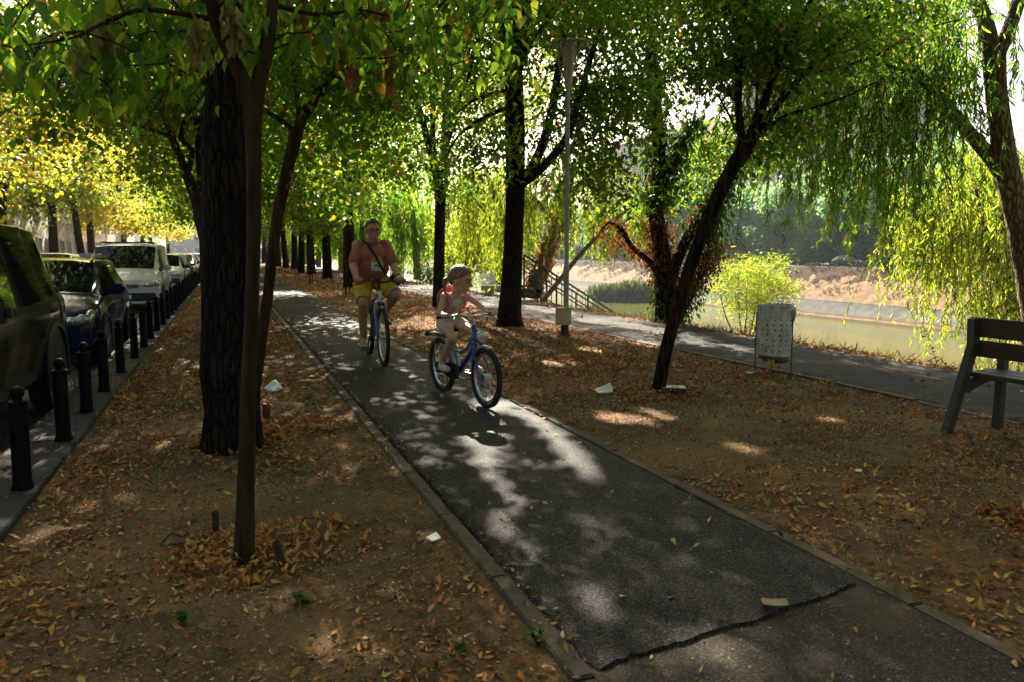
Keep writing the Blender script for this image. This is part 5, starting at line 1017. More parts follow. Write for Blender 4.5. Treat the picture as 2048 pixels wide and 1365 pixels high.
def wheel(parent, cx, R, tw, spokes=28, hubr=.022, hubw=.08, knob=True, refl=(), rimw=.011):
    n = 72; b = MB(); b.tube([(cx+math.cos(a)*(R-tw), 0, R+math.sin(a)*(R-tw)) for a in np.linspace(0, 2*PI, n, endpoint=False)], tw, 12, closed=True)
    if knob:
        for k in range(60):
            a = 2*PI*k/60
            for s in (-1, 1): b.box((cx+math.cos(a+s*.02)*(R-.001), s*tw*.5, R+math.sin(a+s*.02)*(R-.001)), (.016, tw*.75, .008), M=Matrix.Rotation(-a-PI/2, 3, 'Y'))
    t = b.build('wheel', RUB, parent); rr = R-2*tw+.004
    b = MB(); V = []; F = []; pr_ = [(-rimw, rr), (-rimw*.9, rr-.016), (0, rr-.024), (rimw*.9, rr-.016), (rimw, rr), (0, rr+.004)]
    for k in range(n):
        a = 2*PI*k/n
        for (y, r_) in pr_: V.append((cx+math.cos(a)*r_, y, R+math.sin(a)*r_))
    for k in range(n):
        for j in range(6): F.append((k*6+j, k*6+(j+1) % 6, ((k+1) % n)*6+(j+1) % 6, ((k+1) % n)*6+j))
    b.add(V, F); b.build('rim', ALU, t)
    cyl(t, 'hub', ALU, (cx, 0, R), hubr, hubw, 16)
    for k in range(spokes):
        a = 2*PI*k/spokes; s = 1 if k % 2 else -1; a2 = a+(.5 if (k//2) % 2 else -.5)
        bar(t, 'spoke', ALU, [(cx+math.cos(a2)*hubr, s*hubw*.4, R+math.sin(a2)*hubr), (cx+math.cos(a)*(rr-.02), 0, R+math.sin(a)*(rr-.02))], .0016, 4, False)
    for (a, q) in refl:
        b = MB(); b.ell((cx+math.cos(a)*q, .0, R+math.sin(a)*q), (.024, .012, .034), Matrix.Rotation(-a, 3, 'Y'), 12, 8); b.build('spoke_reflector', ORNG, t)
    return t
def mudguard(parent, cx, R, r, w, a0, a1, m):
    V = []; F = []; n = 30; pr_ = [(-w, -.012), (-w*.8, .006), (0, .012), (w*.8, .006), (w, -.012)]
    for k in range(n):
        a = a0+(a1-a0)*k/(n-1)
        for (y, d) in pr_: V.append((cx+math.cos(a)*(r+d), y, R+math.sin(a)*(r+d)))
    for k in range(n-1):
        for j in range(4): F.append((k*5+j, k*5+j+1, k*5+5+j+1, k*5+5+j))
    o = MB().add(V, F).build('mudguard', m, parent); s = o.modifiers.new('s', 'SOLIDIFY'); s.thickness = .002
    return o
def crank(parent, bb, L, ang, y0, chain_r, guard=None):
    cyl(parent, 'chainring', BLK, (bb[0], -.045, bb[2]), chain_r, .006, 30)
    for s, a in ((-1, ang), (1, ang+PI)):
        e = (bb[0]+math.cos(a)*L, s*(y0-.02), bb[2]+math.sin(a)*L); c = bar(parent, 'crank', BLK, [(bb[0], s*.06, bb[2]), e], .009, 8)
        b = MB(); b.box((e[0], s*(y0+.03), e[2]), (.085, .085, .022), bev=.006); b.build('pedal', BLK, c)
# ---------------- the man's bicycle
MH = math.atan2(8.64-9.70, 1.68-1.70); MO = (1.70, 9.70, .036)
mbk = empty('bicycle', MO, MH, 'adult mountain bicycle with blue suspension fork and silver frame, ridden by the man', 'bicycle')
wheel(mbk, 0, .335, .024); wheel(mbk, 1.06, .335, .024, refl=((2.6, .22),))
BB = (.43, 0, .29); HT, HB = (.845, 0, .86), (.885, 0, .725)
for nm, m_, P, r_ in (('down_tube', SILV, [HB, BB], .022), ('top_tube', SILV, [HT, (.29, 0, .66)], .018), ('seat_tube', BLK, [BB, (.27, 0, .72)], .018), ('seat_post', ALU, [(.27, 0, .70), (.235, 0, .89)], .013), ('head_tube', SILV, [HB, HT], .025), ('stem', BLK, [HT, (.832, 0, .93), (.86, 0, .965)], .017)): bar(mbk, nm, m_, P, r_)
for s in (-1, 1):
    bar(mbk, 'chain_stay', SILV, [(BB[0], s*.035, BB[2]), (0, s*.06, .335)], .011); bar(mbk, 'seat_stay', SILV, [(.285, s*.02, .66), (0, s*.06, .335)], .010)
    bar(mbk, 'fork_leg', BLUE, [(.90, s*.055, .70), (.935, s*.058, .60)], .015); bar(mbk, 'fork_slider', BLUE, [(.93, s*.058, .62), (1.06, s*.058, .335)], .019)
bar(mbk, 'fork_crown', BLUE, [(.895, -.06, .705), (.893, 0, .725), (.895, .06, .705)], .024)
bar(mbk, 'handlebar', BLK, [(.815, -.31, .985), (.845, -.14, .98), (.86, -.05, .965), (.86, .05, .965), (.845, .14, .98), (.815, .31, .985)], .0125)
for s in (-1, 1):
    bar(mbk, 'grip', BLK, [(.813, s*.325, .986), (.828, s*.205, .983)], .017, 12); bar(mbk, 'brake_lever', BLK, [(.85, s*.17, .985), (.90, s*.20, .955), (.895, s*.29, .945)], .008, 6)
    bar(mbk, 'brake_arm', ALU, [(.945, s*.055, .66), (.955, s*.05, .73)], .010, 6)
for k, P in enumerate(([(.86, .14, .98), (.95, .10, .93), (.955, .03, .84), (.95, 0, .74)], [(.86, -.14, .98), (.97, -.08, .95), (.93, -.03, .82), (.80, -.02, .70)])): bar(mbk, 'cable', BLK, spline(P, [1]*4, .03)[0], .004, 5)
b = MB(); b.box((.90, -.02, .99), (.05, .06, .03), bev=.008); b.build('bell', BLK, mbk); b = MB(); b.ell((.875, -.09, 1.0), (.012, .016, .012), nu=8, nv=6); b.build('red_button', REDL, mbk)
b = MB(); b.ell((.21, 0, .915), (.15, .075, .035)); b.ell((.33, 0, .92), (.10, .03, .025)); link('saddle', remeshed(b, .008, 6), BLK, mbk)
crank(mbk, BB, .17, -1.35, .115, .085)
bar(mbk, 'rear_derailleur', BLK, [(0, -.07, .32), (.02, -.07, .24), (.05, -.07, .20)], .014)
# ---------------- the girl's bicycle
gr = np.array((1.89, 6.83)); gf = np.array((2.035, 5.975)); gd = gf-gr; GHd = math.atan2(gd[1], gd[0]); GO = (gr[0], gr[1], .036)
gb = empty('bicycle', GO, GHd, 'small blue child bicycle with silver mudguards, rear rack and round headlight, ridden by the girl', 'bicycle')
wheel(gb, 0, .252, .022, 24, refl=((2.5, .15), (5.5, .15))); wheel(gb, .868, .252, .022, 24, hubr=.040, hubw=.075, refl=((2.2, .14), (5.5, .14)))
BG = (.36, 0, .245); HT, HB = (.645, 0, .685), (.695, 0, .545)
bar(gb, 'down_tube', BLUE, [HB, (.55, 0, .40), BG], .025); bar(gb, 'lower_tube', LBLUE, [(.66, 0, .60), (.52, 0, .47), (.40, 0, .42), (.285, 0, .43)], .018); bar(gb, 'seat_tube', LBLUE, [BG, (.25, 0, .50)], .020); bar(gb, 'seat_post', ALU, [(.25, 0, .49), (.225, 0, .60)], .012); bar(gb, 'head_tube', BLUE, [HB, HT], .024); bar(gb, 'stem', ALU, [HT, (.625, 0, .745), (.64, 0, .765)], .013)
for s in (-1, 1):
    bar(gb, 'chain_stay', BLUE, [(BG[0], s*.03, BG[2]), (0, s*.055, .252)], .010); bar(gb, 'seat_stay', BLUE, [(.27, s*.02, .45), (0, s*.055, .252)], .008); bar(gb, 'fork_leg', BLUE, [(.705, s*.045, .52), (.75, s*.05, .42), (.868, s*.052, .252)], [.015, .014, .009])
    bar(gb, 'rack_strut', ALU, [(-.02, s*.055, .26), (-.06, s*.05, .50)], .005, 6)
bar(gb, 'fork_crown', BLUE, [(.70, -.05, .525), (.698, 0, .54), (.70, .05, .525)], .018)
mudguard(gb, 0, .252, .272, .030, .15, 3.3, SILV); mudguard(gb, .868, .252, .272, .028, 1.25, 2.75, SILV)
HBAR = [(.50, -.27, .755), (.55, -.20, .765), (.62, -.12, .775), (.645, -.05, .765), (.645, .05, .765), (.62, .12, .775), (.55, .20, .765), (.50, .27, .755)]
bar(gb, 'handlebar', ALU, spline(HBAR, [1]*8, .02)[0], .011)
for s in (-1, 1): bar(gb, 'grip', BLK, [(.49, s*.28, .753), (.555, s*.195, .766)], .018, 12); bar(gb, 'brake_lever', ALU, [(.60, s*.16, .765), (.64, s*.19, .74), (.60, s*.26, .725)], .007, 6)
for P in ([(.60, -.16, .77), (.72, -.10, .82), (.76, -.03, .74), (.72, 0, .56)], [(.60, .16, .77), (.74, .12, .80), (.77, .04, .70), (.71, .02, .50)]): bar(gb, 'cable', BLK, spline(P, [1]*4, .02)[0], .0035, 5)
b = MB(); b.lathe([(.012, -.05), (.040, -.02), (.050, .012), (.050, .02)], 20, (.775, 0, .60), Matrix.Rotation(PI/2, 3, 'Y')); hl_ = b.build('headlight', ALU, gb); b = MB(); b.ell((.796, 0, .60), (.010, .045, .045)); b.build('lens', CLEAR, hl_)
bar(hl_, 'lamp_bracket', BLK, [(.70, 0, .55), (.76, 0, .58)], .007, 6)
b = MB()
for y in (-.05, -.017, .017, .05): b.tube([(.10, y, .535), (-.22, y, .545)], .006, 6)
rk = b.build('rack', BLK, gb); b = MB(); b.box((-.235, 0, .535), (.03, .14, .045), bev=.008); b.build('rack_end', BLK, rk); b = MB(); b.box((-.06, 0, .552), (.28, .07, .008), bev=.003); b.build('rack_clamp', BLK, rk)
b = MB(); b.box((-.255, 0, .525), (.01, .05, .03), bev=.004); b.build('tail_light', REDL, gb)
b = MB(); b.prism([(.44, .245), (.42, .31), (.34, .32), (-.02, .285), (-.05, .25), (-.02, .225), (.34, .165), (.42, .185)], 1, -.062, -.040); b.build('chain_guard', BLK, gb)
b = MB(); b.ell((.17, 0, .615), (.12, .07, .03)); b.ell((.27, 0, .615), (.08, .028, .022)); link('saddle', remeshed(b, .008, 6), BLK, gb)
crank(gb, BG, .125, PI+.05, .095, .06); bar(gb, 'kickstand', ALU, [(.42, .03, .235), (.60, .06, .23)], .010, 8)
# ---------------- body building
def skin(n, c): return mat(n, c, tuple(x*.9 for x in c), 14, .5, spec=.4)
def headprims(b, c, Mh, s):
    T = lambda p: Vector(c)+Mh @ (Vector(p)*s)
    b.ell(T((-.012, 0, .03)), tuple(x*s for x in (.098, .078, .092)), Mh); b.ell(T((.022, 0, -.045)), tuple(x*s for x in (.066, .060, .070)), Mh); b.ell(T((.055, 0, -.085)), tuple(x*s for x in (.028, .030, .022)), Mh)
    b.cone(T((.078, 0, .022)), T((.104, 0, -.018)), .009*s, .016*s); b.ell(T((.086, 0, -.022)), tuple(x*s for x in (.018, .019, .010)), Mh)
    b.cone(T((.072, -.035, .034)), T((.072, .035, .034)), .016*s, .016*s); b.ell(T((.083, 0, -.055)), tuple(x*s for x in (.010, .024, .007)), Mh); b.ell(T((.080, 0, -.067)), tuple(x*s for x in (.011, .020, .007)), Mh)
    for q in (-1, 1): b.ell(T((-.008, q*.079, -.008)), tuple(x*s for x in (.022, .010, .033)), Mh); b.ell(T((.058, q*.038, -.028)), tuple(x*s for x in (.020, .022, .020)), Mh)
def facebits(body, c, Mh, s, brow=(.05, .03, .02), lip=(.28, .10, .08)):
    T = lambda p: Vector(c)+Mh @ (Vector(p)*s); WHT = mat('eye_white', (.55, .53, .50), None, 9, .3); IRS = mat('dark_iris', (.02, .015, .012), None, 9, .2); BR = mat('eyebrow', brow, None, 30, .9); LP = mat('lip', lip, None, 30, .5)
    for q in (-1, 1):
        e = MB(); e.ell(T((.076, q*.032, .010)), tuple(x*s for x in (.010, .014, .0075)), Mh, 12, 8); eo = e.build('eye', WHT, body)
        e = MB(); e.ell(T((.0845, q*.032, .0095)), tuple(x*s for x in (.004, .0062, .0062)), Mh, 10, 6); e.build('iris', IRS, eo)
        e = MB(); e.tube([T((.088, q*.014, .030)), T((.087, q*.034, .036)), T((.075, q*.054, .030))], .0042*s, 5); e.build('eyebrow', BR, body)
    e = MB(); e.tube([T((.083, -.024, -.062)), T((.094, -.008, -.060)), T((.094, .008, -.060)), T((.083, .024, -.062))], .0042*s, 6); e.build('lips', LP, body)
def hand(b, g, s, out, sc=1.0, fwd=Vector((1, 0, 0))):
    """closed over a bar at g; bar runs along y (out = +1 left hand, -1 right)"""
    g = Vector(g); f = fwd.normalized(); y = Vector((0, 0, 1)).cross(f)*out; z = Vector((0, 0, 1)); k = sc
    P = lambda a, l, h: g+f*(a*k)+y*(l*k)+z*(h*k)
    Mx = Matrix((f, y, z)).transposed()
    b.ell(P(-.022, .002, .026), (.042*k, .042*k, .019*k), Mx @ Matrix.Rotation(.35, 3, 'Y')); b.cone(P(-.075, .0, .030), P(-.03, 0, .028), .026*k, .026*k)
    for i, (l, q) in enumerate(((-.034, .94), (-.012, 1.04), (.011, 1.0), (.033, .84))):
        a0 = P(.008, l, .034); a1 = P(.008+.034*q, l*1.04, .030); a2 = P(.014+.040*q, l*1.06, .002); a3 = P(.014+.018*q, l*1.05, -.020*q-.004)
        b.cone(P(-.02, l*.9, .03), a0, .010*k, .0105*k, 10); b.cone(a0, a1, .0102*k, .0090*k, 10); b.cone(a1, a2, .0090*k, .0082*k, 10); b.cone(a2, a3, .0082*k, .0072*k, 10)
    b.cone(P(-.04, -.030, .020), P(-.018, -.050, .006), .013*k, .0105*k, 10); b.cone(P(-.018, -.050, .006), P(.010, -.050, -.014), .0105*k, .0085*k, 10)
def cap(o_parent, name, c, Mh, s, m, rad, keep, thick=.006, off=(-.012, 0, .03)):
    b = MB(); b.ell((0, 0, 0), rad, None, 40, 28); me = b.mesh('cap'); bm = bmesh.new(); bm.from_mesh(me)
    bmesh.ops.delete(bm, geom=[v for v in bm.verts if not keep(v.co.x+off[0], v.co.y, v.co.z+off[2])], context='VERTS')
    for v in bm.verts:
        n_ = .003*math.sin(v.co.y*210+v.co.z*60)+.002*math.sin(v.co.x*170+v.co.y*90); v.co = v.co*(1+n_*6); v.co = Vector(c)+Mh @ ((v.co+Vector(off))*s)
    bm.to_mesh(me); bm.free(); o = link(name, me, m, o_parent); q = o.modifiers.new('s', 'SOLIDIFY'); q.thickness = thick; q.offset = 1
    return o
def decal(parent, name, me_target, m, y0, y1, z0, z1, x=1.2, off=.004, n=12, outline=None, lift=None):
    bm = bmesh.new(); bm.from_mesh(me_target); t = BVHTree.FromBMesh(bm); bm.free(); V = []; ok = {}; F = []
    for j in range(n+1):
        for i in range(n+1):
            yy = y0+(y1-y0)*i/n; zz = z0+(z1-z0)*j/n; h = t.ray_cast(Vector((x, yy, zz)), Vector((-1, 0, 0)))
            if h[0] is not None: ok[(i, j)] = len(V); V.append(h[0]+h[1]*off)
    for j in range(n):
        for i in range(n):
            if outline and not outline((i+.5)/n, (j+.5)/n): continue
            q = [(i, j), (i+1, j), (i+1, j+1), (i, j+1)]
            if all(k in ok for k in q): F.append(tuple(ok[k] for k in q))
    me = bpy.data.meshes.new(name); me.from_pydata(V, [], F); me.update(); return link(name, me, m, parent)
def hug(me_target, pts, off):
    bm = bmesh.new(); bm.from_mesh(me_target); t = BVHTree.FromBMesh(bm); bm.free(); out = []
    for p in pts: h = t.find_nearest(Vector(p)); out.append(h[0]+h[1]*off)
    return out
def ribbon(parent, name, m, pts, w, nrm, t=.004):
    V = []; F = []; n = len(pts)
    for i in range(n):
        d = (Vector(pts[min(i+1, n-1)])-Vector(pts[max(i-1, 0)])).normalized(); s = d.cross(Vector(nrm[i])).normalized()*w/2; V += [Vector(pts[i])-s, Vector(pts[i])+s]
    for i in range(n-1): F.append((2*i, 2*i+1, 2*i+3, 2*i+2))
    o = MB().add(V, F).build(name, m, parent); q = o.modifiers.new('s', 'SOLIDIFY'); q.thickness = t; q.offset = 0; return o
def hug_ribbon(parent, name, m, target, pts, w, off, t=.004, step=.02):
    P = spline(pts, [1]*len(pts), step)[0]; bm = bmesh.new(); bm.from_mesh(target); tr = BVHTree.FromBMesh(bm); bm.free(); Q = []; N = []
    for p in P: h = tr.find_nearest(Vector(p)); Q.append(h[0]+h[1]*off); N.append(h[1])
    Ns = [sum((N[max(0, min(len(N)-1, i+k))] for k in (-2, -1, 0, 1, 2)), Vector()).normalized() for i in range(len(N))]
    Qs = [sum((Q[max(0, min(len(Q)-1, i+k))] for k in (-1, 0, 1)), Vector())/3 for i in range(len(Q))]
    return ribbon(parent, name, m, Qs, w, Ns, t)
# ---------------- the man
man = empty('person', MO, MH, 'heavyset man in dusty red T-shirt and yellow shorts riding a bicycle', 'person')
SK = skin('tanned_skin', (.50, .25, .15)); HC = Vector((.505, 0, 1.575)); HM = Matrix.Rotation(.02, 3, 'Z') @ Matrix.Rotation(.16, 3, 'Y')
HIP = {s: Vector((.24, s*.10, .965)) for s in (-1, 1)}; KNEE = {-1: Vector((.62, -.155, .715)), 1: Vector((.655, .235, .80))}; ANK = {-1: Vector((.42, -.135, .265)), 1: Vector((.33, .145, .555))}
SH = {s: Vector((.40, s*.180, 1.40)) for s in (-1, 1)}; ELB = {-1: Vector((.50, -.245, 1.165)), 1: Vector((.51, .245, 1.165))}; GRP = {s: Vector((.822, s*.25, .985)) for s in (-1, 1)}
b = MB(); headprims(b, HC, HM, 1.14); b.cone((.405, 0, 1.39), (.47, 0, 1.53), .075, .066)
b.ell((.27, 0, 1.0), (.17, .18, .14)); b.ell((.35, 0, 1.14), (.18, .185, .17)); b.ell((.385, 0, 1.31), (.145, .20, .145))
for s in (-1, 1):
    b.ell(SH[s], (.072, .068, .072)); b.cone(SH[s], ELB[s], .058, .048); w_ = GRP[s]+Vector((-.075, 0, .03)); mid = ELB[s].lerp(w_, .35); b.cone(ELB[s], mid, .049, .049); b.cone(mid, w_, .048, .030); hand(b, GRP[s], 1, s, 1.08)
    b.cone(HIP[s], KNEE[s], .100, .066); mid = KNEE[s].lerp(ANK[s], .32)+Vector((-.02, 0, 0)); b.cone(KNEE[s], mid, .062, .062); b.cone(mid, ANK[s], .060, .040)
    t = ANK[s]+Vector((.15, s*.015, -.075)) if s < 0 else ANK[s]+Vector((.15, .01, -.085)); hl = ANK[s]+Vector((-.035, 0, -.055)); b.cone(ANK[s], hl, .038, .036); b.cone(hl+Vector((.02, 0, 0)), t, .036, .032); b.ell(t+Vector((.0, 0, -.004)), (.05, .044, .022)); b.cone(ANK[s]+Vector((0, 0, -.02)), t, .035, .028)
    for k in range(5): b.cone(t+Vector((.02, (k-2)*.016*1.05, -.008)), t+Vector((.052-.004*abs(k-(2-s)), (k-2)*.018, -.014)), .010, .009, 8)
body = link('body', remeshed(b, .0065, 4), SK, man); facebits(body, HC, HM, 1.14)
HAIR = mat('short_dark_hair', (.03, .022, .017), (.085, .068, .055), 60, .7, bump=.5, bscale=160)
cap(man, 'hair', HC, HM, 1.14, HAIR, (.0995, .0795, .0935), lambda x, y, z: z-.85*x > .028+.004*math.sin(y*190) and not (abs(y) > .06 and z < .0 and x > -.03), .005)
TSH = mat('dusty_red_cotton', (.32, .095, .075), (.40, .13, .10), 9, .9, bump=.25, bscale=7)
b = MB(); b.ell((.255, 0, 1.005), (.195, .20, .12)); b.ell((.35, 0, 1.13), (.215, .215, .19)); b.ell((.385, 0, 1.28), (.170, .212, .165)); b.cone((.405, 0, 1.36), (.425, 0, 1.435), .095, .080)
for s in (-1, 1): b.ell(SH[s]+Vector((0, -s*.01, -.01)), (.076, .074, .074)); e = SH[s].lerp(ELB[s], .80); b.cone(SH[s]+Vector((0, -s*.03, .0)), e, .078, .074)
ts = remeshed(b, .008, 16)
tso = link('t_shirt', ts, TSH, man)
b = MB(); b.tube([(.435+.078*math.cos(a)+.01, .082*math.sin(a), 1.462-.045*math.cos(a)) for a in np.linspace(0, 2*PI, 30, endpoint=False)], .009, 6, closed=True); b.build('collar', TSH, tso)
PO = mat('print_orange', (.62, .22, .03), (.72, .34, .05), 8, .9); PT = mat('print_pale_teal', (.42, .46, .40), (.56, .58, .50), 22, .9); PD = mat('print_dark', (.03, .05, .06), (.06, .08, .09), 20, .9); PR = mat('print_red', (.40, .05, .05), (.5, .08, .06), 8, .9)
decal(tso, 'print', ts, PO, -.035, .105, 1.19, 1.285, outline=lambda u, v: (u-.5)**2/.25+max(0, v-.15)**2/.72 < 1, n=20)
decal(tso, 'print', ts, PT, -.04, .11, 1.09, 1.19, n=14); decal(tso, 'print', ts, PD, .0, .085, 1.135, 1.17, off=.007, outline=lambda u, v: abs(v-.5-.3*math.sin(u*7)) < .28, n=16); decal(tso, 'print', ts, PR, .03, .085, 1.285, 1.315, off=.005, outline=lambda u, v: v < .9-1.6*abs(u-.5), n=12)
YEL = mat('yellow_shorts_cloth', (.56, .30, .012), (.68, .40, .02), 7, .85, bump=.4, bscale=9); HEM = mat('pale_hem', (.50, .46, .36), None, 20, .9)
b = MB(); b.ell((.25, 0, .985), (.185, .195, .13))
for s in (-1, 1): e = HIP[s].lerp(KNEE[s], .74); b.cone(HIP[s], e, .128, .100); b.ell(e, (.108, .104, .10))
sho = link('shorts', remeshed(b, .008, 6), YEL, man)
for s in (-1, 1):
    d = (KNEE[s]-HIP[s]).normalized(); e = HIP[s].lerp(KNEE[s], .74)+d*.082; u = d.orthogonal().normalized(); v_ = d.cross(u); b = MB(); b.tube([e+(u*math.cos(a)+v_*math.sin(a))*.083 for a in np.linspace(0, 2*PI, 28, endpoint=False)], .012, 6, closed=True); b.build('hem', HEM, sho)
GLS = mat('dark_spectacle_frame', (.02, .018, .016), None, 20, .3); T_ = lambda p: HC+HM @ (Vector(p)*1.14)
b = MB()
b.tube([T_((.092, -.012, .012)), T_((.098, 0, .016)), T_((.092, .012, .012))], .003, 5); go = b.build('spectacles', GLS, man)
for q in (-1, 1):
    b = MB(); b.tube([T_((.092-.006*abs(math.cos(a))**2, q*(.034+.024*math.cos(a)), .008+.017*math.sin(a))) for a in np.linspace(0, 2*PI, 20, endpoint=False)], .0019, 5, closed=True); b.build('lens_frame', GLS, go)
    b = MB(); b.tube([T_((.086, q*.058, .014)), T_((.05, q*.078, .014)), T_((-.01, q*.084, .006))], .0026, 5); b.build('temple', GLS, go)
SND = mat('grey_sandal', (.13, .105, .095), (.20, .165, .15), 14, .7)
for s in (-1, 1):
    t = ANK[s]+Vector((.06, s*.008, -.085)) if s < 0 else ANK[s]+Vector((.06, .006, -.09)); pit_ = math.atan2(.035, .19); Mx = Matrix.Rotation(pit_, 3, 'Y'); b = MB(); b.box(t+Vector((.005, 0, -.014)), (.285, .105, .022), M=Mx, bev=.01); so_ = b.build('sandal', SND, man)
    for (x, h, r_) in ((.10, .012, .052), (.045, .022, .050)):
        b = MB(); P = [t+Mx @ Vector((x, .054*math.cos(a), -.012+(h+.038)*math.sin(a))) for a in np.linspace(0, PI, 12)]; ribbon(so_, 'strap', SND, P, .034, [Vector((0, math.cos(a), math.sin(a))) for a in np.linspace(0, PI, 12)], .005)
w_ = GRP[1]+Vector((-.095, .0, .038)); d = (w_-ELB[1]).normalized(); u = d.orthogonal().normalized(); v_ = d.cross(u); b = MB(); b.tube([w_+(u*math.cos(a)+v_*math.sin(a))*.034 for a in np.linspace(0, 2*PI, 24, endpoint=False)], .009, 6, closed=True); wt = b.build('wristwatch', BLK, man); b = MB(); b.box(w_+Vector((0, .02, .034)), (.03, .032, .012), bev=.004); b.build('watch_case', BLK, wt)
bag = empty('shoulder_bag', MO, MH, 'black cross-body bag hanging at the hip of the man on the bicycle', 'bag')
BAGM = mat('black_nylon', (.010, .010, .011), (.022, .021, .022), 12, .7, bump=.4, bscale=14)
b = MB(); b.box((.44, .255, .975), (.20, .085, .17), bev=.03); bo = b.build('pouch', BAGM, bag); b = MB(); b.box((.45, .305, .955), (.15, .03, .10), bev=.012); b.build('pocket', BAGM, bo)
hug_ribbon(bag, 'strap', BAGM, ts, [(.36, -.12, 1.50), (.50, -.085, 1.43), (.58, .0, 1.30), (.60, .08, 1.18), (.56, .15, 1.08), (.48, .22, 1.02)], .034, .006)
# ---------------- the girl
girl = empty('person', GO, GHd, 'small girl in cream vest top and pale pink shorts riding a blue bicycle', 'person')
SKG = skin('child_skin', (.56, .31, .205)); s_ = 1.05; HC = Vector((.355, .02, 1.065)); HM = Matrix.Rotation(.72, 3, 'Z') @ Matrix.Rotation(.26, 3, 'Y')
HIP = {s: Vector((.17, s*.065, .665)) for s in (-1, 1)}; KNEE = {-1: Vector((.445, -.105, .55)), 1: Vector((.485, .10, .60))}; ANK = {-1: Vector((.215, -.105, .325)), 1: Vector((.435, .105, .335))}
SH = {s: Vector((.285, s*.112, .918)) for s in (-1, 1)}; ELB = {-1: Vector((.33, -.185, .775)), 1: Vector((.375, .200, .835))}; GRP = {s: Vector((.527, s*.232, .762)) for s in (-1, 1)}
b = MB(); headprims(b, HC, HM, s_); b.cone((.285, 0, .91), (.335, .005, 1.01), .045, .038)
b.ell((.175, 0, .68), (.085, .105, .085)); b.ell((.225, 0, .78), (.070, .092, .10)); b.ell((.272, 0, .878), (.072, .108, .085))
for s in (-1, 1):
    b.ell(SH[s], (.038, .036, .038)); b.cone(SH[s], ELB[s], .032, .026); fw = Vector((.8, -s*.62, 0)).normalized() if True else 0; fw = (GRP[s]-ELB[s]); fw.z = 0; w_ = GRP[s]-fw.normalized()*.055+Vector((0, 0, .024)); mid = ELB[s].lerp(w_, .35); b.cone(ELB[s], mid, .026, .026); b.cone(mid, w_, .025, .019); hand(b, GRP[s], 1, s, .72, Vector((.87, s*.25, 0)))
    b.cone(HIP[s], KNEE[s], .062, .040); mid = KNEE[s].lerp(ANK[s], .32)+Vector((-.012, 0, 0)); b.cone(KNEE[s], mid, .039, .038); b.cone(mid, ANK[s], .037, .026)
    b.cone(ANK[s], ANK[s]+Vector((.03, 0, -.05)), .026, .026); b.cone(ANK[s]+Vector((-.02, 0, -.045)), ANK[s]+Vector((.09, 0, -.06)), .025, .024)
bodyg = link('body', remeshed(b, .005, 4), SKG, girl); facebits(bodyg, HC, HM, s_, (.07, .045, .03), (.36, .13, .11))
BHR = mat('brown_hair', (.11, .058, .030), (.21, .12, .062), 30, .5, stretch=(1, 1, .3), bump=.6, bscale=120)
hr = cap(girl, 'hair', HC, HM, s_, BHR, (.102, .082, .0955), lambda x, y, z: z-1.0*x > .004 and not (z < -.035 and x > -.06), .007)
T_ = lambda p: HC+HM @ (Vector(p)*s_)
b = MB(); b.tube([T_((-.098, 0, .0)), T_((-.13, .0, -.03)), T_((-.135, .0, -.08)), T_((-.12, 0, -.13))], [.022, .028, .022, .008], 10); b.build('ponytail', BHR, hr)
b = MB(); b.tube([T_((-.108+.004*math.cos(a), .024*math.cos(a), -.008+.024*math.sin(a))) for a in np.linspace(0, 2*PI, 16, endpoint=False)], .009, 6, closed=True); b.build('hair_tie', mat('pink_tie', (.60, .12, .20), None, 9, .6), hr)
for cc, P in (((.05, .42, .62), [(.05, .035, .118), (.025, .052, .115), (.0, .062, .112)]), ((.58, .10, .22), [(.02, -.078, .085), (.005, -.088, .055), (-.005, -.092, .03)])):
    b = MB(); b.tube([T_(p) for p in P], [.006, .009, .006], 6); b.build('hair_clip', mat('clip_%d' % int(cc[0]*100), cc, None, 9, .3), hr)
CRM = mat('cream_cotton', (.52, .45, .33), (.60, .53, .40), 9, .9, bump=.3, bscale=12); GOLD = mat('golden_print', (.42, .23, .06), (.55, .34, .12), 24, .9)
b = MB(); b.ell((.175, 0, .69), (.094, .114, .075)); b.ell((.225, 0, .78), (.080, .102, .105)); b.ell((.273, 0, .858), (.078, .104, .075))
vt = remeshed(b, .005, 5); vo = link('vest_top', vt, CRM, girl)
for s in (-1, 1): hug_ribbon(vo, 'shoulder_strap', CRM, bodyg.data, [(.34, s*.055, .89), (.31, s*.065, .948), (.26, s*.068, .958), (.21, s*.06, .913)], .030, .004)
decal(vo, 'print', vt, GOLD, -.065, .0, .74, .83, n=18, outline=lambda u, v: (u-.45)**2+(v-.42)**2*1.3 < .16 or (abs(u-.3) < .1 and v > .6) or (abs(u-.68) < .09 and v > .65)); decal(vo, 'print', vt, GOLD, .01, .075, .75, .83, n=18, outline=lambda u, v: (u-.5)**2+(v-.4)**2 < .15 or (abs(u-.3) < .1 and v > .6) or (abs(u-.75) < .1 and v > .6)); decal(vo, 'print', vt, GOLD, .0, .06, .835, .875, n=12, outline=lambda u, v: abs(v-.3-.5*u) < .2)
PNK = mat('pale_pink_cotton', (.56, .37, .33), (.63, .44, .39), 9, .9, bump=.3, bscale=12)
b = MB(); b.ell((.17, 0, .68), (.098, .118, .085))
for s in (-1, 1): e = HIP[s].lerp(KNEE[s], .36); b.cone(HIP[s], e, .074, .068)
link('shorts', remeshed(b, .006, 5), PNK, girl)
SHO = mat('white_canvas_shoe', (.55, .52, .45), (.64, .61, .54), 12, .8)
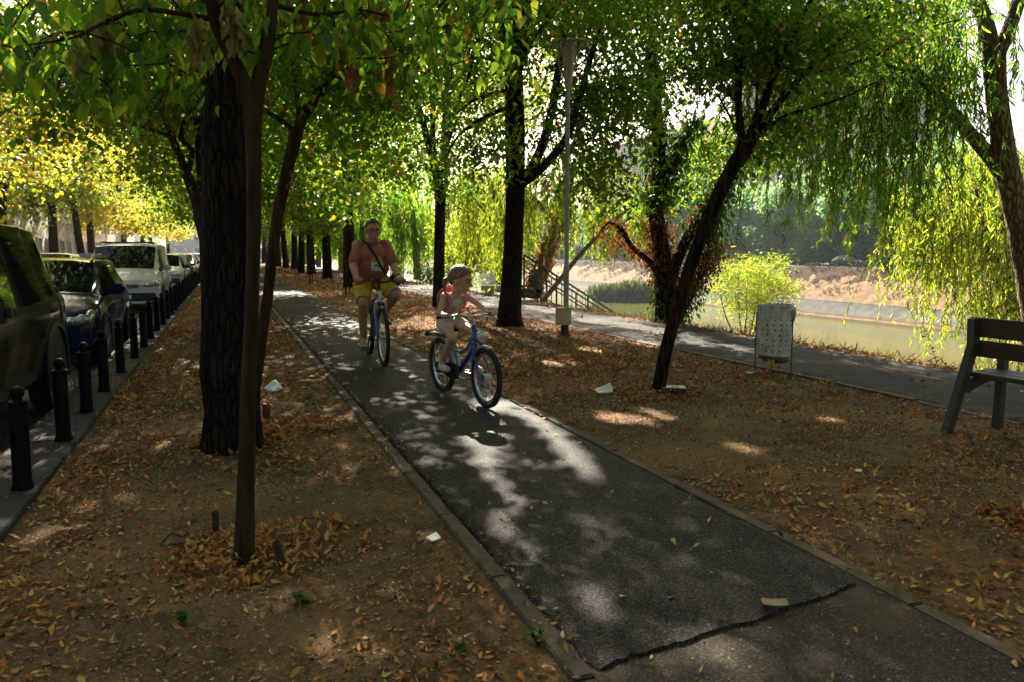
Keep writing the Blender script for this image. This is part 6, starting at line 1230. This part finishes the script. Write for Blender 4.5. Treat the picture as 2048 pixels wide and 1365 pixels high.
for s in (-1, 1):
    a_ = ANK[s]; b = MB(); b.cone(a_+Vector((-.005, 0, -.025)), a_+Vector((-.015, 0, -.05)), .033, .034); b.cone(a_+Vector((-.02, 0, -.052)), a_+Vector((.10, 0, -.064)), .033, .032); b.ell(a_+Vector((.105, 0, -.064)), (.035, .034, .024)); b.ell(a_+Vector((.04, 0, -.080)), (.095, .036, .014)); link('shoe', remeshed(b, .005, 4), SHO, girl)
bp_ = empty('backpack', GO, GHd, 'pink-red child backpack on the back of the girl', 'backpack')
BPK = mat('pink_red_nylon', (.36, .045, .065), (.46, .07, .09), 9, .6, bump=.3, bscale=14); BPP = mat('pink_strap', (.55, .13, .18), (.62, .18, .23), 9, .6)
b = MB(); b.box((.118, 0, .855), (.12, .20, .25), bev=.045, M=Matrix.Rotation(.22, 3, 'Y')); b.ell((.125, 0, .895), (.070, .108, .11)); bo = link('pack', remeshed(b, .006, 6), BPK, bp_); b = MB(); b.box((.048, 0, .83), (.045, .15, .12), bev=.02); b.build('front_pocket', BPK, bo)
b = MB(); b.tube([(.185, -.03, .98), (.17, -.02, 1.005), (.17, .02, 1.005), (.185, .03, .98)], .008, 6); b.build('handle', BPP, bo)
for s in (-1, 1): hug_ribbon(bp_, 'strap', BPP, vt if False else bodyg.data, [(.19, s*.075, .948), (.26, s*.085, .968), (.325, s*.085, .922), (.35, s*.085, .862), (.305, s*.10, .795), (.22, s*.11, .765), (.155, s*.09, .765)], .036, .014, .008)
b = MB(); b.tube([(.325, .095, .82), (.335, .115, .77), (.32, .12, .70)], [.010, .008, .006], 6); b.build('loose_strap_end', BPP, bp_)

# ---------------- a walker far down the row
wp_ = G(571, 534); wk = empty('person', tuple(wp_), -1.4, 'tiny distant walker in a pale top and dark trousers among the far trunks', 'person')
b = MB(); b.ell((0, 0, 1.58), (.10, .085, .125)); b.cone((0, 0, 1.38), (0, 0, 1.50), .06, .055)
for s in (-1, 1): b.cone((0, s*.17, 1.36), (.05, s*.22, 1.08), .05, .042); b.cone((.05, s*.22, 1.08), (.14, s*.2, .86), .04, .035); b.cone((s*.05, s*.09, .86), (s*.14, s*.1, .46), .085, .06); b.cone((s*.14, s*.1, .46), (s*.16-.03, s*.1, .07), .058, .042); b.cone((s*.16-.03, s*.1, .05), (s*.16+.12, s*.1, .04), .045, .035)
b.ell((0, 0, .95), (.13, .17, .16)); b.ell((0, 0, 1.22), (.13, .19, .22)); link('body', remeshed(b, .014, 4), SK, wk)
b = MB(); b.ell((0, 0, 1.22), (.15, .205, .23)); b.ell((0, 0, 1.02), (.145, .18, .12))
for s in (-1, 1): b.cone((0, s*.165, 1.37), (.03, s*.21, 1.18), .07, .06)
link('shirt', remeshed(b, .014, 4), CRM, wk); b = MB(); b.ell((0, 0, .92), (.14, .18, .14))
for s in (-1, 1): b.cone((s*.05, s*.09, .86), (s*.14, s*.1, .46), .10, .075); b.cone((s*.14, s*.1, .46), (s*.15-.02, s*.1, .14), .074, .062)
link('trousers', remeshed(b, .014, 4), mat('dark_trousers', (.02, .03, .06), None, 9, .9), wk); b = MB(); b.ell((-.015, 0, 1.62), (.108, .092, .10)); b.build('hair', HAIR, wk)
# ================================================================== FALLEN LEAVES, STRAW, CRUMBS (uncountable)
L_LIT = leafmat('fallen_leaves', [(0, (.10, .040, .015)), (.25, (.28, .095, .028)), (.52, (.45, .18, .052)), (.75, (.55, .23, .05)), (.88, (.60, .37, .15)), (.97, (.55, .38, .08)), (1, (.14, .16, .04))], .15, (1.2, 1.1, .8), .75)
L_STRAW = leafmat('dry_straw_mat', [(0, (.15, .09, .04)), (.5, (.36, .22, .095)), (1, (.55, .40, .2))], .1, (1, 1, 1), .8)
L_BIT = leafmat('pale_crumbs', [(0, (.30, .27, .22)), (.6, (.45, .42, .36)), (1, (.6, .58, .54))], .05, (1, 1, 1), .8)
L_CHIP = leafmat('leaf_crumbs', [(0, (.05, .026, .012)), (.35, (.20, .09, .034)), (.7, (.40, .21, .08)), (1, (.58, .40, .2))], .1, (1, 1, 1), .85)
TC = np.array([(0, 0, .02), (.24, -.17, .16), (.62, -.16, .06), (1, .10, .20), (.66, .15, .22), (.26, .16, .05)], float)
TS = np.array([(0, 0, 0), (.3, -.02, .03), (.7, -.02, .05), (1, .03, .0), (.7, .02, .05), (.3, .02, .03)], float)
r7 = np.random.default_rng(707)
def zg(x, y):
    z = gz(x, y); z = np.where((x > 1.05) & (x < 2.36), np.where(y > 2.2, .030, .012), z); z = np.where(((x > .95) & (x <= 1.05)) | ((x >= 2.36) & (x < 2.48)), .020, z)
    z = np.where((x > 5.8) & (x < 7.76), .014, z); z = np.where((x < -1.03), .037, z); z = np.where(x < -1.45, -.12, z); z = np.where(x > 8.0, -.4*(x-8.0), z); return z
def scatter(n, x0, x1, y0, y1, clump=0.0, cs=1.6, seed=0, ypow=1.0):
    x = r7.uniform(x0, x1, n); y = y0+(y1-y0)*r7.uniform(0, 1, n)**ypow
    if clump: s = snoise(x, y, cs, 300+seed)*.5+snoise(x, y, cs*3.1, 301+seed)*.35; k = r7.uniform(0, 1, n) < 1/(1+np.exp(-(s-clump)*4)); x, y = x[k], y[k]
    return np.stack([x, y, zg(x, y)], 1)
def pile(cx, cy, r, n, h=.04):
    a = r7.uniform(0, 6.28, n); q = r*np.sqrt(r7.uniform(0, 1, n)); x = cx+np.cos(a)*q*r7.normal(1, .15, n); y = cy+np.sin(a)*q; return np.stack([x, y, zg(x, y)+h*np.clip(1-(q/r)**2, 0, 1)*r7.uniform(.2, 1, n)], 1)
def lay(P, size, T, sp=.45, tilt=.25):
    n = len(P); a = r7.uniform(0, 6.28, n); D = np.stack([np.cos(a), np.sin(a), r7.normal(.05, tilt, n)], 1); P = P+np.array((0, 0, .004))
    return leaves(P, size, T, 0, r7, sp, D)
def stuff(name, chunks, m):
    V = []; F = []; n = 0
    for v, f in chunks: V.append(v); F.append(f+n); n += len(v)
    return tag(link(name, np_mesh(name, np.concatenate(V), np.concatenate(F)), m), kind='stuff')
c = []
c.append(lay(scatter(9000, -1.0, .95, .7, 8, .25, 2.4, seed=1), .040, TC)); c.append(lay(scatter(19000, 2.48, 5.8, .7, 9, .05, 2.2, seed=2), .043, TC))
c.append(lay(scatter(9000, -1.0, .95, 7, 24, -.2, seed=3, ypow=1.2), .055, TC)); c.append(lay(scatter(22000, 2.48, 5.8, 7.5, 26, -.35, seed=4, ypow=1.1), .060, TC)); c.append(lay(scatter(9000, 2.48, 5.8, 24, 75, -.4, seed=5), .12, TC)); c.append(lay(scatter(4000, -1.0, .95, 22, 75, -.4, seed=5), .12, TC))
c.append(lay(scatter(4200, -1.03, -.62, 2, 14, -.1, 3, seed=6), .045, TC)); c.append(lay(scatter(1500, -1.03, -.8, 13, 50, seed=6), .07, TC)); c.append(lay(scatter(500, -1.9, -1.45, 2, 14, seed=6), .05, TC)); c.append(lay(scatter(90, -1.43, -1.05, 2, 14), .04, TC))
c.append(lay(scatter(150, 1.05, 2.36, 1.0, 14), .034, TC)); c.append(lay(scatter(160, 1.05, 2.36, 10, 45), .07, TC)); c.append(lay(scatter(330, 1.05, 1.10, 1.4, 14, .2, 4, seed=8), .035, TC)); c.append(lay(scatter(420, .88, 1.06, 1.0, 14, .3, 4, seed=9), .038, TC)); c.append(lay(scatter(420, 2.33, 2.6, 1.0, 14, .3, 3, seed=10), .045, TC))
c.append(lay(scatter(280, 5.85, 7.7, 2, 20), .055, TC)); c.append(lay(scatter(300, 5.85, 7.7, 12, 50), .10, TC)); c.append(lay(scatter(7000, 7.66, 8.35, 2, 26, -.3, 3, seed=11), .06, TC)); c.append(lay(scatter(1500, 7.6, 8.4, 24, 60), .12, TC)); c.append(lay(scatter(700, 5.55, 5.95, 2, 20, .1, 3, seed=12), .05, TC))
c.append(lay(pile(.02, 3.42, .36, 900, .05), .040, TC, .7, .5)); c.append(lay(pile(.30, 3.55, .28, 160, .03), .055, TC, .7, .4)); c.append(lay(pile(3.88, 6.25, .42, 900, .05), .045, TC, .7, .45)); c.append(lay(pile(3.78, 2.50, .24, 420, .015), .055, TC, .7, .45)); c.append(lay(pile(.36, 5.75, .42, 420, .05), .06, TC, .7, .45)); c.append(lay(pile(.1, 5.2, .45, 260, .03), .05, TC, .6, .4)); c.append(lay(pile(3.0, 2.15, .3, 60, .02), .055, TC, .6, .4))
stuff('leaf_litter', c, L_LIT)
c = [lay(scatter(24000, -1.0, .95, .7, 5.5, .05, 3.5, seed=21), .019, TC), lay(scatter(42000, 2.48, 5.8, .7, 7, -.05, 3.5, seed=22), .020, TC), lay(scatter(14000, -1.0, .95, 4.5, 14, -.1, 2.5, seed=23), .027, TC), lay(scatter(28000, 2.48, 5.8, 5.5, 16, -.1, 2.5, seed=24), .030, TC), lay(scatter(900, .94, 1.08, 1, 10), .013, TC), lay(scatter(900, 1.04, 2.4, .6, 2.2), .012, TC), lay(scatter(500, 1.05, 2.36, 2.2, 9), .011, TC), lay(scatter(700, -1.43, -1.03, 2, 9), .014, TC)]
stuff('leaf_crumbs', c, L_CHIP)
c = [lay(scatter(9000, -1.0, .95, .7, 6, .35, 1.9, seed=31), .055, TS, .6, .25), lay(scatter(8000, 2.48, 5.8, .7, 7, .5, 1.9, seed=32), .055, TS, .6, .22), lay(scatter(5000, -1.0, .95, 5.5, 14, .2, 1.9, seed=33), .08, TS, .6, .22), lay(scatter(6000, 2.48, 5.8, 6.5, 16, .3, 1.9, seed=34), .08, TS, .6, .22), lay(scatter(2600, 7.7, 8.3, 2, 16, 0, 3, seed=35), .14, TS, .8, .9)]
stuff('dry_straw', c, L_STRAW)
c = [lay(scatter(900, -1.0, .95, .7, 7), .011, TC), lay(scatter(1300, 2.48, 5.8, .7, 8), .013, TC), lay(scatter(130, -1.0, 5.8, 1, 10), .034, TC), lay(scatter(30, 1.05, 2.36, 1, 6), .016, TC)]
stuff('pale_debris', c, L_BIT)

n = 9000; x = r7.uniform(61.2, 66.2, n); y = r7.uniform(25, 150, n); kk = snoise(x, y, 1.1, 501) > .2; x, y = x[kk], y[kk]; z = np.interp(x, [61, 66, 66.3], [-3.82, -.40, -.36])+.03
D = np.stack([r7.normal(-.3, .35, len(x)), r7.normal(0, .45, len(x)), np.ones(len(x))*.7], 1); bank_tufts = leaves(np.stack([x, y, z], 1), .42, TW, 0, r7, dirs=D)
stuff('bank_grass', [bank_tufts], leafmat('bank_straw', [(0, (.045, .028, .015)), (.6, (.09, .058, .03)), (1, (.07, .066, .024))], .2, (1, 1, 1), .9))
# ---- hazy air over the river and street
hm = bpy.data.materials.new('hazy_air'); hm.use_nodes = True; nt = hm.node_tree; nt.nodes.remove(nt.nodes['Principled BSDF'])
pv = nd(nt, 'ShaderNodeVolumePrincipled'); pv.inputs['Color'].default_value = (.80, .92, 1, 1); pv.inputs['Density'].default_value = .00018; pv.inputs['Anisotropy'].default_value = .35
nt.links.new(pv.outputs[0], nt.nodes['Material Output'].inputs['Volume'])
tag(MB().box((0, 150, 24), (880, 1200, 63)).build('haze', hm), kind='stuff')
